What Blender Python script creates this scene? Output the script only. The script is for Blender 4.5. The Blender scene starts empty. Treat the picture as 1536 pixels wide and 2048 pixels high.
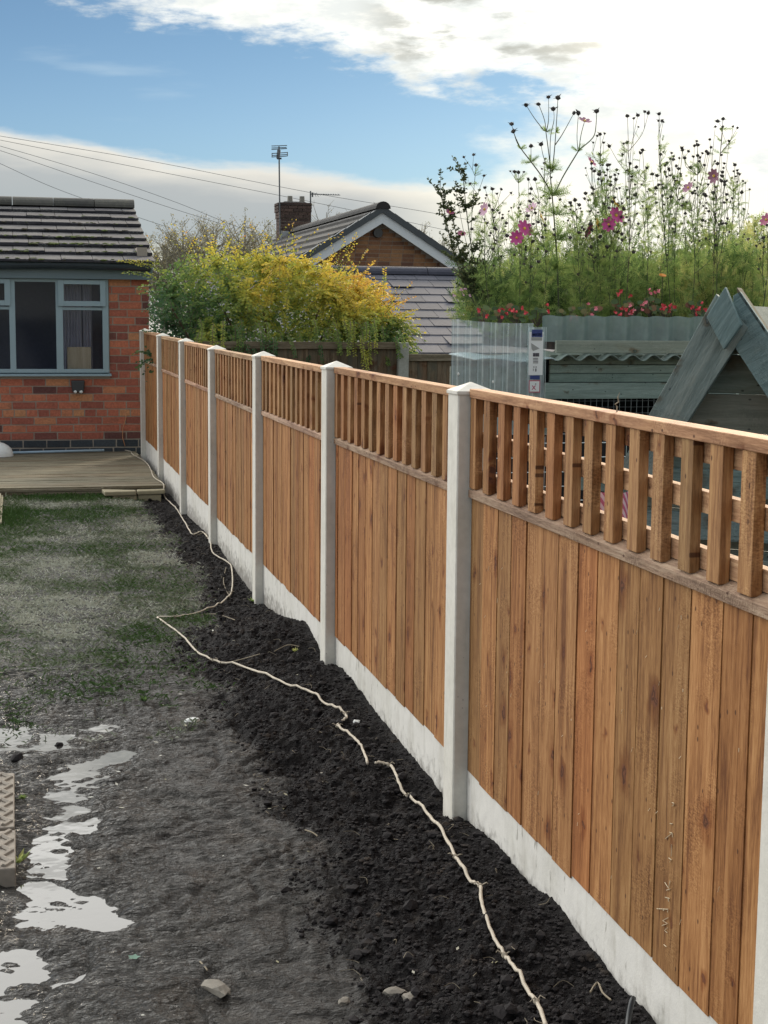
import bpy, bmesh, math, random
import numpy as np
from mathutils import Vector, Matrix
R = math.radians
random.seed(7); rng = np.random.default_rng(7)
sc = bpy.context.scene
col = sc.collection

# ------------------------------------------------------------------ camera
F = 3074.0; PITCH, YAW, ROLL = .1282, .2353, .0086
CAM = Vector((-1.169, 0, 1.467))
def ray(px, py):
    x, y = px-768, py-1024
    c, s = math.cos(ROLL), math.sin(ROLL)
    x, y = x*c+y*s, -x*s+y*c
    a, b = x/F, -y/F
    cp, sp = math.cos(PITCH), math.sin(PITCH)
    fw, u = cp+b*sp, -sp+b*cp
    cy, sy = math.cos(YAW), math.sin(YAW)
    return Vector((a*cy+fw*sy, -a*sy+fw*cy, u))
def P(px, py, Y):                       # point of the photograph on the plane y = Y (metres)
    d = ray(px, py); return CAM + d*((Y-CAM.y)/d.y)
def PZ(px, py, z=0.0):
    d = ray(px, py); return CAM + d*((z-CAM.z)/d.z)
r0 = ray(768, 1024)
X_ = (ray(768+F, 1024)-r0).normalized(); Y_ = (ray(768, 1024-F)-r0).normalized(); Z_ = -r0.normalized()
cd = bpy.data.cameras.new('camera'); cam = bpy.data.objects.new('camera', cd); col.objects.link(cam)
cam.matrix_world = Matrix(((X_.x, Y_.x, Z_.x, CAM.x), (X_.y, Y_.y, Z_.y, CAM.y), (X_.z, Y_.z, Z_.z, CAM.z), (0, 0, 0, 1)))
cd.sensor_fit = 'HORIZONTAL'; cd.sensor_width = 36; cd.lens = 36*F/1536; cd.clip_start = .05; cd.clip_end = 3000
sc.camera = cam
sc.render.resolution_x, sc.render.resolution_y = 768, 1024

# ------------------------------------------------------------------ node helper
class NT:
    def __init__(s, tree): s.t = tree; s.n = tree.nodes; s.l = tree.links
    def put(s, sock, v):
        if isinstance(v, bpy.types.NodeSocket): s.l.new(v, sock)
        elif v is not None:
            if isinstance(v, (tuple, list)) and len(v) == 3 and len(getattr(sock, 'default_value', (0, 0, 0))) == 4: v = (*v, 1)
            sock.default_value = v
    def m(s, op, a, b=None, c=None, clamp=False):
        n = s.n.new('ShaderNodeMath'); n.operation = op; n.use_clamp = clamp
        for i, v in enumerate((a, b, c)):
            if v is not None: s.put(n.inputs[i], v)
        return n.outputs[0]
    def add(s, a, b): return s.m('ADD', a, b)
    def sub(s, a, b): return s.m('SUBTRACT', a, b)
    def mul(s, a, b): return s.m('MULTIPLY', a, b)
    def ss(s, x, lo, hi, a=0., b=1.):
        n = s.n.new('ShaderNodeMapRange'); n.interpolation_type = 'SMOOTHSTEP'
        for i, v in enumerate((x, lo, hi, a, b)): s.put(n.inputs[i], v)
        return n.outputs[0]
    def mix(s, f, a, b, mode='MIX'):
        n = s.n.new('ShaderNodeMix'); n.data_type = 'RGBA'; n.blend_type = mode
        s.put(n.inputs[0], f); s.put(n.inputs[6], a); s.put(n.inputs[7], b); return n.outputs[2]
    def noise(s, vec, scale, detail=4, rough=.55, dist=0., col=False):
        n = s.n.new('ShaderNodeTexNoise'); s.put(n.inputs['Vector'], vec)
        n.inputs['Scale'].default_value = scale; n.inputs['Detail'].default_value = detail
        n.inputs['Roughness'].default_value = rough; n.inputs['Distortion'].default_value = dist
        return n.outputs[1 if col else 0]
    def vor(s, vec, scale, rand=1., dim='3D'):
        n = s.n.new('ShaderNodeTexVoronoi'); n.voronoi_dimensions = dim; s.put(n.inputs['Vector'], vec); n.inputs['Scale'].default_value = scale
        n.inputs['Randomness'].default_value = rand; return n.outputs['Distance'], n.outputs['Color']
    def vm(s, op, a, b):
        n = s.n.new('ShaderNodeVectorMath'); n.operation = op; s.put(n.inputs[0], a); s.put(n.inputs[1], b); return n.outputs[0]
    def xyz(s, v):
        n = s.n.new('ShaderNodeSeparateXYZ'); s.put(n.inputs[0], v); return n.outputs
    def comb(s, x, y, z):
        n = s.n.new('ShaderNodeCombineXYZ')
        for i, v in enumerate((x, y, z)): s.put(n.inputs[i], v)
        return n.outputs[0]
    def attr(s, name, out='Fac'):
        n = s.n.new('ShaderNodeAttribute'); n.attribute_name = name; return n.outputs[out]
    def coord(s, w='Object'): return s.n.new('ShaderNodeTexCoord').outputs[w]
    def objrand(s): return s.n.new('ShaderNodeObjectInfo').outputs['Random']
    def ramp(s, f, stops):
        n = s.n.new('ShaderNodeValToRGB'); s.put(n.inputs[0], f); e = n.color_ramp.elements
        while len(e) < len(stops): e.new(.5)
        for el, (p, c) in zip(e, stops): el.position = p; el.color = (*c, 1)
        return n.outputs[0]
    def bump(s, h, strength=.3, dist=.01, nrm=None):
        n = s.n.new('ShaderNodeBump'); s.put(n.inputs['Height'], h)
        n.inputs['Strength'].default_value = strength; n.inputs['Distance'].default_value = dist
        if nrm is not None: s.put(n.inputs['Normal'], nrm)
        return n.outputs[0]

# ------------------------------------------------------------------ world and sun
SUN_AZ, SUN_EL = R(30), R(22)          # azimuth from +Y towards +X
w = bpy.data.worlds.new('World'); sc.world = w; w.use_nodes = True
t = NT(w.node_tree); t.n.clear()
sky = t.n.new('ShaderNodeTexSky'); sky.sky_type = 'NISHITA'; sky.sun_disc = False
sky.sun_elevation = SUN_EL; sky.sun_rotation = SUN_AZ; sky.ozone_density = 2.2; sky.dust_density = .4; sky.air_density = 1.0
d = t.coord('Generated'); dx, dy, dz = t.xyz(d)[:3]
az = t.sub(t.m('ARCTAN2', dx, dy), YAW); azc = t.m('MINIMUM', t.m('MAXIMUM', az, -.7), .7)
el = t.m('ARCSINE', dz)
dvec = t.comb(t.mul(dx, 1.), t.mul(dy, 1.), t.mul(dz, 3.2))
n1 = t.noise(dvec, 9, 9, .62); n2 = t.noise(dvec, 26, 7, .6); n3 = t.noise(t.comb(dx, dy, t.mul(dz, 7.)), 7, 5, .5)
up = t.ss(t.add(t.sub(el, t.sub(.150, t.mul(.27, azc))), t.add(t.mul(t.sub(n1, .5), .16), t.mul(t.sub(n2, .5), .07))), -.010, .022)
right = t.ss(t.add(azc, t.mul(t.sub(n1, .5), .35)), .035, .16)
high = t.ss(t.add(el, t.mul(t.sub(n3, .5), .3)), .26, .36)
f2 = t.sub(.0885, t.mul(.105, azc))
lowd = t.add(t.sub(f2, el), t.add(t.mul(t.sub(n3, .5), .03), t.mul(t.sub(n2, .5), .012)))
low = t.ss(lowd, 0., .010)
wisp = t.mul(t.ss(n3, .60, .80), .35)
# the lower bank: bright rim, grey belly, pale bands near the skyline
belly = t.ramp(lowd, [(0., (.80, .78, .72)), (.010, (.66, .64, .58)), (.026, (.40, .425, .43)), (.052, (.36, .40, .41)), (.070, (.62, .62, .52)), (.085, (.44, .50, .51)), (.11, (.75, .76, .68))])
belly = t.mix(t.ss(azc, -.04, .12), belly, (.92, .88, .74))
blot = t.mul(t.ss(t.add(n3, t.mul(t.sub(n2, .5), .5)), .50, .62), t.mul(t.ss(el, .140, .165), t.ss(azc, -.03, .02)))
upc = t.mix(t.mul(t.ss(n2, .38, .62), .75), (.96, .95, .88), (.64, .68, .67))
upc = t.mix(t.mul(blot, .85), upc, (.42, .42, .37))
sd = Vector((math.sin(SUN_AZ)*math.cos(SUN_EL), math.cos(SUN_AZ)*math.cos(SUN_EL), math.sin(SUN_EL)))
dn = t.n.new('ShaderNodeVectorMath'); dn.operation = 'DOT_PRODUCT'; t.put(dn.inputs[0], d); dn.inputs[1].default_value = sd
glow = t.ss(dn.outputs['Value'], .955, 1.0)
upc = t.mix(glow, upc, (2.6, 2.4, 2.0))
# out-of-frame cloud deck added to light the fence: brighter on the left, greyer behind
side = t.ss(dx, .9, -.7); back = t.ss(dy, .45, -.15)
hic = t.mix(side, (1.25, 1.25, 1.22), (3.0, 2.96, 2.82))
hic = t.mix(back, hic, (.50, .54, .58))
skc = t.mix(1., sky.outputs[0], (.030, .044, .060), 'MULTIPLY')
skc = t.mix(t.ss(el, .09, .21), skc, t.mix(1., skc, (.58, .74, .80), 'MULTIPLY'))
skc = t.mix(.16, skc, (.50, .62, .68))
skc = t.mix(wisp, skc, (.55, .66, .72))
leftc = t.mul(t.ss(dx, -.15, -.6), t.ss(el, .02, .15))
c = t.mix(low, skc, belly)
c = t.mix(right, c, t.mix(glow, (.93, .90, .79), (1.4, 1.3, 1.05)))
c = t.mix(up, c, upc)
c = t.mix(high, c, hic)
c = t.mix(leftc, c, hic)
c = t.mix(t.ss(el, -.02, .0), (.05, .055, .05), c)
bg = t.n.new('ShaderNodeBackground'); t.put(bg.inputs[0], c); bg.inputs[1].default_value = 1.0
wo = t.n.new('ShaderNodeOutputWorld'); t.l.new(bg.outputs[0], wo.inputs[0])
sl = bpy.data.lights.new('sun', 'SUN'); sl.energy = 3.2; sl.angle = R(12); sl.color = (1, .86, .66)
so = bpy.data.objects.new('sun', sl); col.objects.link(so)
so.rotation_euler = Vector(sd).to_track_quat('Z', 'Y').to_euler()
sc.view_settings.view_transform = 'Standard'; sc.view_settings.look = 'None'; sc.view_settings.gamma = 1
sc.view_settings.exposure = 0.32

# ------------------------------------------------------------------ materials
def new_mat(name):
    m = bpy.data.materials.new(name); m.use_nodes = True
    t = NT(m.node_tree); b = t.n['Principled BSDF']; return m, t, b
def flat(name, c, rough=.6, metal=0., spec=.5, var=.15, scale=30, bump=.0):
    m, t, b = new_mat(name); o = t.coord()
    n = t.noise(o, scale, 5)
    t.put(b.inputs['Base Color'], t.mix(n, tuple(x*(1-var) for x in c), tuple(min(1, x*(1+var)) for x in c)))
    b.inputs['Roughness'].default_value = rough; b.inputs['Metallic'].default_value = metal
    b.inputs['Specular IOR Level'].default_value = spec
    if bump: t.put(b.inputs['Normal'], t.bump(n, bump, .004))
    return m
def wood(name, dark, mid, light, axis='Z', knots=True, scale=1., rough=.75, bumpk=.35, spec=.25, knot=(.06, .022, .012), weather=None):
    m, t, b = new_mat(name)
    o = t.coord(); r = t.attr('rnd'); orr = t.objrand()
    off = t.comb(t.add(t.mul(r, 37.1), t.mul(orr, 11.)), t.add(t.mul(r, 19.3), t.mul(orr, 23.)), t.add(t.mul(r, 53.7), t.mul(orr, 7.)))
    v = t.vm('ADD', o, off)
    k = {'X': (.05, 1, 1), 'Y': (1, .05, 1), 'Z': (1, 1, .05)}[axis]
    k3 = {'X': (.35, 1, 1), 'Y': (1, .35, 1), 'Z': (1, 1, .35)}[axis]
    g1 = t.noise(t.vm('MULTIPLY', v, k), 42*scale, 7, .65, .8)
    g2 = t.noise(t.vm('MULTIPLY', v, {'X': (.12, 1, 1), 'Y': (1, .12, 1), 'Z': (1, 1, .12)}[axis]), 230*scale, 4, .65)
    saw = t.noise(t.vm('MULTIPLY', v, {'X': (2.2, 1, 1), 'Y': (1, 2.2, 1), 'Z': (1, 1, 2.2)}[axis]), 110*scale, 4, .7)
    g3 = t.noise(t.vm('MULTIPLY', v, k3), 9*scale, 5, .6, 1.2)
    f = t.add(t.mul(g1, .55), t.add(t.mul(g2, .25), t.mul(g3, .2)))
    rough_ = t.ss(t.noise(v, 5.5, 3), .50, .62)
    f = t.add(f, t.mul(t.mul(t.sub(saw, .5), rough_), .42))
    c = t.ramp(f, [(.40, dark), (.5, mid), (.60, light)])
    # board to board tone
    tone = t.m('FRACT', t.add(t.mul(r, 7.31), t.mul(orr, 3.7)))
    c = t.mix(t.mul(t.ss(tone, .0, 1.), .55), c, t.mix(1., c, (1.22, 1.15, 1.05), 'MULTIPLY'))
    c = t.mix(t.mul(t.ss(t.m('FRACT', t.mul(tone, 3.3)), .35, .9), .8), c, t.mix(1., c, (.72, .80, .80), 'MULTIPLY'))
    c = t.mix(t.mul(t.ss(t.m('FRACT', t.mul(tone, 5.7)), .55, .95), .6), c, t.mix(1., c, (.92, .70, .60), 'MULTIPLY'))
    c = t.mix(t.mul(t.ss(g3, .52, .72), .5), c, t.mix(1., c, (.72, .62, .52), 'MULTIPLY'))
    if knots:
        kk = {'X': (.62, 1, 1), 'Y': (1, .62, 1), 'Z': (1, 1, .62)}[axis]
        vx_, vy_, vz_ = t.xyz(t.vm('MULTIPLY', v, kk))[:3]
        flatv = t.comb(vx_ if axis == 'X' else vy_, vz_, 0.)
        vd = t.vm('ADD', flatv, t.vm('MULTIPLY', t.noise(v, 30, 2, col=True), (.045, .045, .045)))
        kd, kc = t.vor(vd, 8.5, 1., '2D'); kr = t.xyz(kc)[0]
        sel = t.ss(kr, .40, .41)
        size = t.add(.035, t.mul(t.m('POWER', t.xyz(kc)[1], 2.), .10))
        halo = t.mul(t.ss(kd, t.mul(size, 3.2), t.mul(size, .8)), sel)
        core = t.mul(t.ss(kd, size, t.mul(size, .62)), sel)
        c = t.mix(t.mul(halo, .75), c, t.mix(1., c, (.55, .36, .25), 'MULTIPLY'))
        ring = t.m('SINE', t.mul(kd, 90.))
        c = t.mix(t.mul(core, .82), c, t.mix(t.ss(ring, -.3, .6), knot, tuple(x*2.4 for x in knot)))
        ns, nc = t.vor(flatv, 34, 1., '2D'); spk = t.mul(t.ss(ns, .13, .07), t.ss(t.xyz(nc)[0], .90, .91))
        c = t.mix(t.mul(spk, .8), c, knot)
    if weather:
        c = t.mix(t.ss(g3, .4, .7), c, weather)
    t.put(b.inputs['Base Color'], c)
    b.inputs['Roughness'].default_value = rough; b.inputs['Specular IOR Level'].default_value = spec
    t.put(b.inputs['Normal'], t.bump(t.add(g1, t.add(t.mul(g2, .6), t.mul(t.mul(saw, rough_), 1.1))), bumpk, .005))
    return m
def leafmat(name, stops, trans=.35, rough=.55, attr='rnd', patch=.0):
    m, t, b = new_mat(name)
    r = t.attr(attr)
    if patch:
        n = t.noise(t.coord(), 3., 4); r = t.m('ADD', r, t.mul(t.sub(n, .5), patch), clamp=True)
    c = t.ramp(r, stops)
    t.put(b.inputs['Base Color'], c); b.inputs['Roughness'].default_value = rough
    b.inputs['Specular IOR Level'].default_value = .15
    tr = t.n.new('ShaderNodeBsdfTranslucent'); t.put(tr.inputs[0], c)
    mx = t.n.new('ShaderNodeMixShader'); mx.inputs[0].default_value = trans
    t.l.new(b.outputs[0], mx.inputs[1]); t.l.new(tr.outputs[0], mx.inputs[2])
    t.l.new(mx.outputs[0], t.n['Material Output'].inputs[0]); return m

M = {}
M['wood'] = wood('pressure_treated_pine', (.165, .066, .025), (.335, .158, .060), (.47, .25, .108))
M['wood_y'] = wood('pine_rail', (.24, .13, .07), (.40, .23, .13), (.56, .36, .21), axis='Y')
M['wood_ridge'] = wood('ridged_pine_rail', (.20, .115, .08), (.36, .225, .155), (.52, .36, .26), axis='Y', bumpk=.8)
M['wood_pick'] = wood('pine_picket', (.17, .08, .035), (.32, .168, .075), (.45, .265, .125))
M['green'] = wood('green_painted_timber', (.160, .215, .196), (.205, .268, .248), (.265, .335, .31), axis='X', rough=.6, knots=True, knot=(.03, .045, .04), bumpk=.5)
M['green_light'] = wood('weathered_green_timber', (.120, .182, .188), (.165, .242, .250), (.235, .318, .32), axis='X', rough=.6, knot=(.04, .055, .06), bumpk=.9)
M['old_wood'] = wood('old_grey_fence_boards', (.085, .062, .040), (.155, .115, .075), (.22, .175, .12), rough=.85, weather=(.10, .095, .07))
M['old_rail'] = wood('old_grey_fence_rail', (.10, .09, .06), (.18, .155, .11), (.26, .235, .18), axis='X', rough=.85, knots=False)
M['deck'] = wood('weathered_decking', (.085, .075, .050), (.17, .150, .105), (.30, .27, .20), axis='X', rough=.75, knots=False, bumpk=.6, weather=(.20, .18, .13))
M['board_pale'] = wood('pale_plywood', (.62, .55, .38), (.74, .67, .48), (.82, .75, .57), knots=False)
M['mesh_wire'] = flat('galvanised_wire', (.35, .38, .40), .4, .8)
M['paint'] = flat('grey_blue_window_paint', (.27, .37, .42), .45, var=.08, scale=8)
M['fascia'] = flat('grey_blue_fascia_paint', (.14, .20, .235), .5, var=.15, scale=4)
M['gutter'] = flat('dark_gutter_plastic', (.028, .042, .055), .35)
M['black'] = flat('black_plastic', (.012, .015, .018), .35)
M['white'] = flat('white_plastic', (.7, .72, .7), .4, var=.05)
M['bluepole'] = flat('blue_grey_tube', (.30, .42, .52), .35)
M['orange'] = flat('orange_cable_sheath', (.55, .25, .12), .5)
M['cable'] = flat('cream_rope', (.52, .46, .37), .7, var=.35, scale=40)
M['knotm'] = flat('rope_knot', (.30, .26, .20), .8, var=.3)
M['lead'] = flat('lead_flashing', (.40, .42, .42), .5)
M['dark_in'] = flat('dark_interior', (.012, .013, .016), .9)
M['room'] = flat('room_wall', (.20, .22, .30), .9)
M['curtain'] = flat('lilac_grey_curtain', (.58, .56, .62), .9, var=.2, scale=12)
M['barge'] = flat('white_bargeboard_paint', (.62, .67, .70), .4, var=.06)
M['verge'] = flat('dark_verge_tiles', (.05, .062, .07), .55, var=.3, scale=4)
M['pot'] = flat('chimney_pot_clay', (.22, .21, .18), .8)
M['metal'] = flat('aerial_metal', (.09, .10, .11), .4, .6)
M['stone'] = flat('buff_sandstone', (.30, .27, .18), .85, var=.35, scale=18, bump=.6)
M['pebble'] = flat('pale_pebble', (.20, .18, .15), .8, var=.35, scale=60, bump=.4)
M['edge'] = flat('edging_stone', (.23, .20, .165), .75, var=.4, scale=45, bump=.6)
M['felt'] = flat('grey_mineral_felt', (.16, .16, .165), .95, var=.35, scale=160, bump=.5)
M['far_bark'] = flat('haze_paled_bark', (.24, .22, .18), .9, var=.3)  # lighter bark, distance haze put into the colour
M['bark'] = flat('shrub_bark', (.10, .07, .045), .85, var=.3)
M['stem'] = flat('plant_stem', (.060, .075, .035), .7, var=.4, scale=20)
M['stem_brown'] = flat('dry_plant_stem', (.085, .065, .05), .75, var=.4, scale=20)
M['seed'] = flat('dry_seed_head', (.055, .048, .045), .85, var=.5, scale=60)
M['magenta'] = flat('magenta_petals', (.55, .07, .27), .55, var=.35, scale=60)
M['mauve'] = flat('dusky_mauve_petals', (.30, .13, .20), .6, var=.3, scale=60)
M['rose'] = flat('dull_rose_petals', (.42, .10, .20), .6, var=.3, scale=60)
M['lilac'] = flat('pale_lilac_petals', (.62, .38, .50), .55, var=.2, scale=60)
M['red'] = flat('red_begonia_petals', (.62, .05, .07), .5, var=.3, scale=80)
M['pinkp'] = flat('pink_begonia_petals', (.75, .22, .27), .5, var=.2, scale=80)
M['yellow'] = flat('yellow_petals', (.75, .52, .06), .5, var=.2)
M['orangep'] = flat('orange_petals', (.80, .30, .04), .5, var=.2)
M['fibre'] = flat('pale_torn_wood_fibre', (.62, .50, .34), .8)
M['twig'] = flat('dry_twig', (.24, .20, .14), .8, var=.4)
M['blue_ink'] = flat('navy_label_ink', (.02, .04, .17), .5, var=.0)
M['label'] = flat('white_label_paper', (.72, .74, .74), .5, var=.02)
M['grey_ink'] = flat('grey_label_ink', (.30, .31, .30), .5, var=.0)
M['redb'] = flat('red_label_border', (.45, .12, .17), .5, var=.0)
M['inkdark'] = flat('dark_label_ink', (.05, .04, .06), .5, var=.0)
M['mossm'] = flat('roof_moss', (.085, .11, .03), .95, var=.5, scale=90, bump=.6)
M['mossd'] = flat('dry_roof_moss', (.05, .045, .03), .95, var=.5, scale=90, bump=.6)

def concrete(name, c, var, scale, stain=None):
    m, t, b = new_mat(name); o = t.vm('ADD', t.coord(), t.comb(t.mul(t.objrand(), 31.), t.mul(t.objrand(), 13.), t.mul(t.objrand(), 17.)))
    n = t.noise(o, scale, 8, .6); n2 = t.noise(o, 3, 4); n4 = t.noise(o, 220, 3)
    cc = t.mix(n, tuple(x*(1-var) for x in c), tuple(min(.9, x*(1+var)) for x in c))
    cc = t.mix(t.mul(t.ss(n2, .45, .7), .35), cc, t.mix(1., cc, (.72, .72, .66), 'MULTIPLY'))
    pd, pc = t.vor(o, 70); cc = t.mix(t.mul(t.ss(pd, .16, .08), t.mul(t.ss(t.xyz(pc)[0], .9, .92), .7)), cc, (.12, .11, .09))
    if stain:
        # mud splashed up from the soil and smeared in streaks
        ow = t.coord(); ox, oy, oz = t.xyz(ow)[:3]
        sm = t.noise(t.comb(ox, t.mul(oy, 1.), t.mul(oz, .5)), 9, 6, .65); sp = t.noise(ow, 24, 6, .65)
        lvl = t.add(oz, t.mul(t.sub(sm, .5), .16))
        mud = t.mul(t.ss(lvl, .20, .06), t.ss(t.add(sp, t.mul(t.sub(.09, oz), 2.4)), .44, .72))
        cc = t.mix(t.mul(mud, .8), cc, (.20, .185, .165))
        st = t.noise(t.comb(ox, t.mul(oy, 1.), t.mul(oz, .35)), 26, 4, .6)
        cc = t.mix(t.mul(t.ss(st, .62, .70), .7), cc, (.22, .20, .17)); cc = t.mix(t.mul(t.ss(sm, .50, .66), .35), cc, t.mix(1., cc, (.66, .64, .60), 'MULTIPLY'))
    sx2, sy2, sz2 = t.xyz(o)[:3]; stv = t.noise(t.comb(sx2, sy2, t.mul(sz2, .12)), 38, 4, .6)
    cc = t.mix(t.mul(t.ss(stv, .52, .72), .35), cc, t.mix(1., cc, (.70, .69, .64), 'MULTIPLY'))
    t.put(b.inputs['Base Color'], cc); b.inputs['Roughness'].default_value = .85; b.inputs['Specular IOR Level'].default_value = .25
    t.put(b.inputs['Normal'], t.bump(t.add(n, t.mul(n4, .5)), .35, .003)); return m
M['concrete'] = concrete('cast_concrete', (.68, .655, .595), .17, 40)
M['gravel'] = concrete('concrete_gravel_board', (.70, .68, .64), .15, 25, stain=True)
M['mossy_concrete'] = concrete('old_mossy_concrete', (.34, .35, .31), .35, 60)

def brickmat(name, stops, rough=.85, k=1.):
    m, t, b = new_mat(name); o = t.coord(); r = t.attr('rnd')
    n = t.noise(o, 45*k, 6, .6); n2 = t.noise(o, 7*k, 4)
    c = t.ramp(t.m('ADD', r, t.mul(t.sub(n2, .5), .25), clamp=True), stops)
    c = t.mix(t.ss(n, .35, .7), t.mix(1., c, (.72, .70, .70), 'MULTIPLY'), c)
    c = t.mix(t.mul(t.ss(n2, .55, .7), .35), c, (.09, .06, .055))
    t.put(b.inputs['Base Color'], c); b.inputs['Roughness'].default_value = rough; b.inputs['Specular IOR Level'].default_value = .2
    t.put(b.inputs['Normal'], t.bump(n, .5, .006)); return m
M['brick'] = brickmat('red_brick', [(0, (.15, .07, .065)), (.25, (.28, .10, .08)), (.5, (.46, .15, .10)), (.75, (.58, .20, .12)), (1, (.60, .29, .15))])
M['bluebrick'] = brickmat('blue_engineering_brick', [(0, (.035, .045, .055)), (1, (.07, .085, .10))], .55)
M['brick_far'] = brickmat('buff_brown_brick', [(0, (.16, .085, .06)), (.4, (.27, .14, .075)), (1, (.36, .20, .10))])
M['brick_chim'] = brickmat('dark_brown_brick', [(0, (.075, .055, .05)), (1, (.14, .095, .08))])
M['mortar'] = flat('lime_mortar', (.33, .29, .245), .95, var=.2, scale=60, bump=.4)

def tilemat(name, c1, c2, lich=(.30, .31, .28), amt=.5, k=1.):
    m, t, b = new_mat(name); o = t.coord(); r = t.attr('rnd')
    n = t.noise(o, 22*k, 7, .65); n2 = t.noise(o, 4*k, 5); n3 = t.noise(o, 80*k, 3)
    c = t.mix(r, c1, c2); c = t.mix(t.ss(n, .3, .75), t.mix(1., c, (.75, .75, .78), 'MULTIPLY'), c)
    c = t.mix(t.mul(t.mul(t.ss(n2, .48, .6), t.ss(n3, .50, .62)), amt), c, lich)
    t.put(b.inputs['Base Color'], c); b.inputs['Roughness'].default_value = .75; b.inputs['Specular IOR Level'].default_value = .28
    t.put(b.inputs['Normal'], t.bump(n, .4, .006)); return m
M['tile'] = tilemat('concrete_roof_tile', (.027, .027, .034), (.046, .045, .054), lich=(.20, .21, .19), amt=.45)
M['ridge'] = tilemat('ridge_tile', (.06, .06, .055), (.10, .098, .088), (.14, .14, .10))
M['slate'] = tilemat('roof_slate', (.038, .043, .062), (.066, .070, .094), lich=(.16, .17, .17), amt=.15)
M['fartile'] = tilemat('far_roof_tile', (.028, .028, .028), (.050, .047, .044), (.08, .08, .055), .3)

def sheetmat(name, c, trans, rough):
    m, t, b = new_mat(name)
    t.put(b.inputs['Base Color'], c); b.inputs['Roughness'].default_value = rough
    tr = t.n.new('ShaderNodeBsdfTransparent'); tr.inputs[0].default_value = (.93, .97, .97, 1)
    n = t.noise(t.coord(), 18, 4)
    mx = t.n.new('ShaderNodeMixShader'); t.put(mx.inputs[0], t.ss(n, .3, .8, trans+.06, trans-.1))
    t.l.new(b.outputs[0], mx.inputs[1]); t.l.new(tr.outputs[0], mx.inputs[2])
    t.l.new(mx.outputs[0], t.n['Material Output'].inputs[0]); return m
M['clear'] = sheetmat('clear_corrugated_plastic', (.55, .63, .65), .58, .12)
M['ribm'] = sheetmat('sheet_fold_highlight', (.8, .9, .92), .35, .2)
M['frost'] = sheetmat('hazy_corrugated_plastic', (.20, .27, .26), .22, .2)
m, t, b = new_mat('window_glass')
b.inputs['Base Color'].default_value = (.01, .012, .016, 1); b.inputs['Roughness'].default_value = .04; b.inputs['Specular IOR Level'].default_value = .7
tr = t.n.new('ShaderNodeBsdfTransparent'); tr.inputs[0].default_value = (.93, .95, .98, 1)
mx = t.n.new('ShaderNodeMixShader'); mx.inputs[0].default_value = .84
t.l.new(b.outputs[0], mx.inputs[1]); t.l.new(tr.outputs[0], mx.inputs[2]); t.l.new(mx.outputs[0], t.n['Material Output'].inputs[0]); M['glass'] = m
m, t, b = new_mat('painted_corrugated_iron')
t.put(b.inputs['Base Color'], t.mix(t.noise(t.coord(), 20, 4), (.30, .40, .45), (.48, .58, .62))); b.inputs['Roughness'].default_value = .3; b.inputs['Metallic'].default_value = .2; M['corr'] = m
M['corr_green'] = flat('green_grey_corrugated_sheet', (.17, .22, .20), .5, var=.3, scale=14)
m, t, b = new_mat('puddle_water')
b.inputs['Base Color'].default_value = (.035, .033, .030, 1); b.inputs['Roughness'].default_value = .03; b.inputs['IOR'].default_value = 1.5; b.inputs['Specular IOR Level'].default_value = 1.
t.put(b.inputs['Normal'], t.bump(t.noise(t.coord(), 14, 2), .04, .01)); b.inputs['Coat Weight'].default_value = .0; b.inputs['Coat Roughness'].default_value = .02; M['water'] = m
m, t, b = new_mat('striped_cloth')
ox = t.xyz(t.coord())[0]; st = t.ss(t.m('SINE', t.mul(t.add(ox, t.mul(t.xyz(t.coord())[2], .6)), 330.)), -.2, .2)
t.put(b.inputs['Base Color'], t.mix(st, (.50, .12, .20), (.70, .50, .55))); b.inputs['Roughness'].default_value = .9; M['cloth'] = m
# leaves
M['bush'] = leafmat('shrub_leaves', [(0, (.045, .10, .05)), (.20, (.09, .17, .055)), (.38, (.22, .29, .065)), (.57, (.46, .44, .07)), (.82, (.70, .50, .08)), (1, (.55, .28, .09))], .4)
M['fern'] = leafmat('feathery_leaves', [(0, (.055, .095, .04)), (.35, (.14, .225, .07)), (.70, (.29, .39, .12)), (1, (.50, .50, .19))], .55)
M['fern_dark'] = leafmat('dark_small_leaves', [(0, (.03, .045, .022)), (.6, (.06, .085, .035)), (1, (.13, .14, .06))], .3)
M['begleaf'] = leafmat('begonia_leaves', [(0, (.05, .09, .04)), (.5, (.10, .15, .06)), (.8, (.22, .20, .09)), (1, (.20, .09, .06))], .2, .35)
M['treeleaf'] = leafmat('haze_paled_autumn_leaves', [(0, (.16, .16, .12)), (.5, (.26, .26, .17)), (1, (.40, .33, .18))], .3)  # leaf tones lightened to carry distance haze in the colour
M['hedge'] = leafmat('distant_hedge_leaves', [(0, (.06, .08, .035)), (.6, (.13, .16, .06)), (1, (.22, .20, .09))], .35)
M['grass'] = leafmat('short_grass', [(0, (.055, .105, .030)), (.25, (.09, .14, .05)), (.5, (.16, .19, .12)), (.75, (.27, .29, .22)), (1, (.45, .46, .38))], .15, .42)
M['litter'] = leafmat('fallen_leaf_bits', [(0, (.30, .28, .16)), (.5, (.48, .46, .38)), (1, (.6, .6, .55))], .1)
M['greenleaf'] = flat('green_fallen_leaf', (.05, .14, .09), .5)
m, t, b = new_mat('dark_soil_clods')
n = t.noise(t.coord(), 120, 4); nn_ = t.noise(t.coord(), 8, 5, .6); t.put(b.inputs['Base Color'], t.mix(t.ss(nn_, .55, .72), t.mix(n, (.008, .007, .008), (.030, .026, .026)), (.055, .043, .034)))
b.inputs['Roughness'].default_value = .8; b.inputs['Specular IOR Level'].default_value = .2; t.put(b.inputs['Normal'], t.bump(n, .6, .004)); M['clod'] = m
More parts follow.
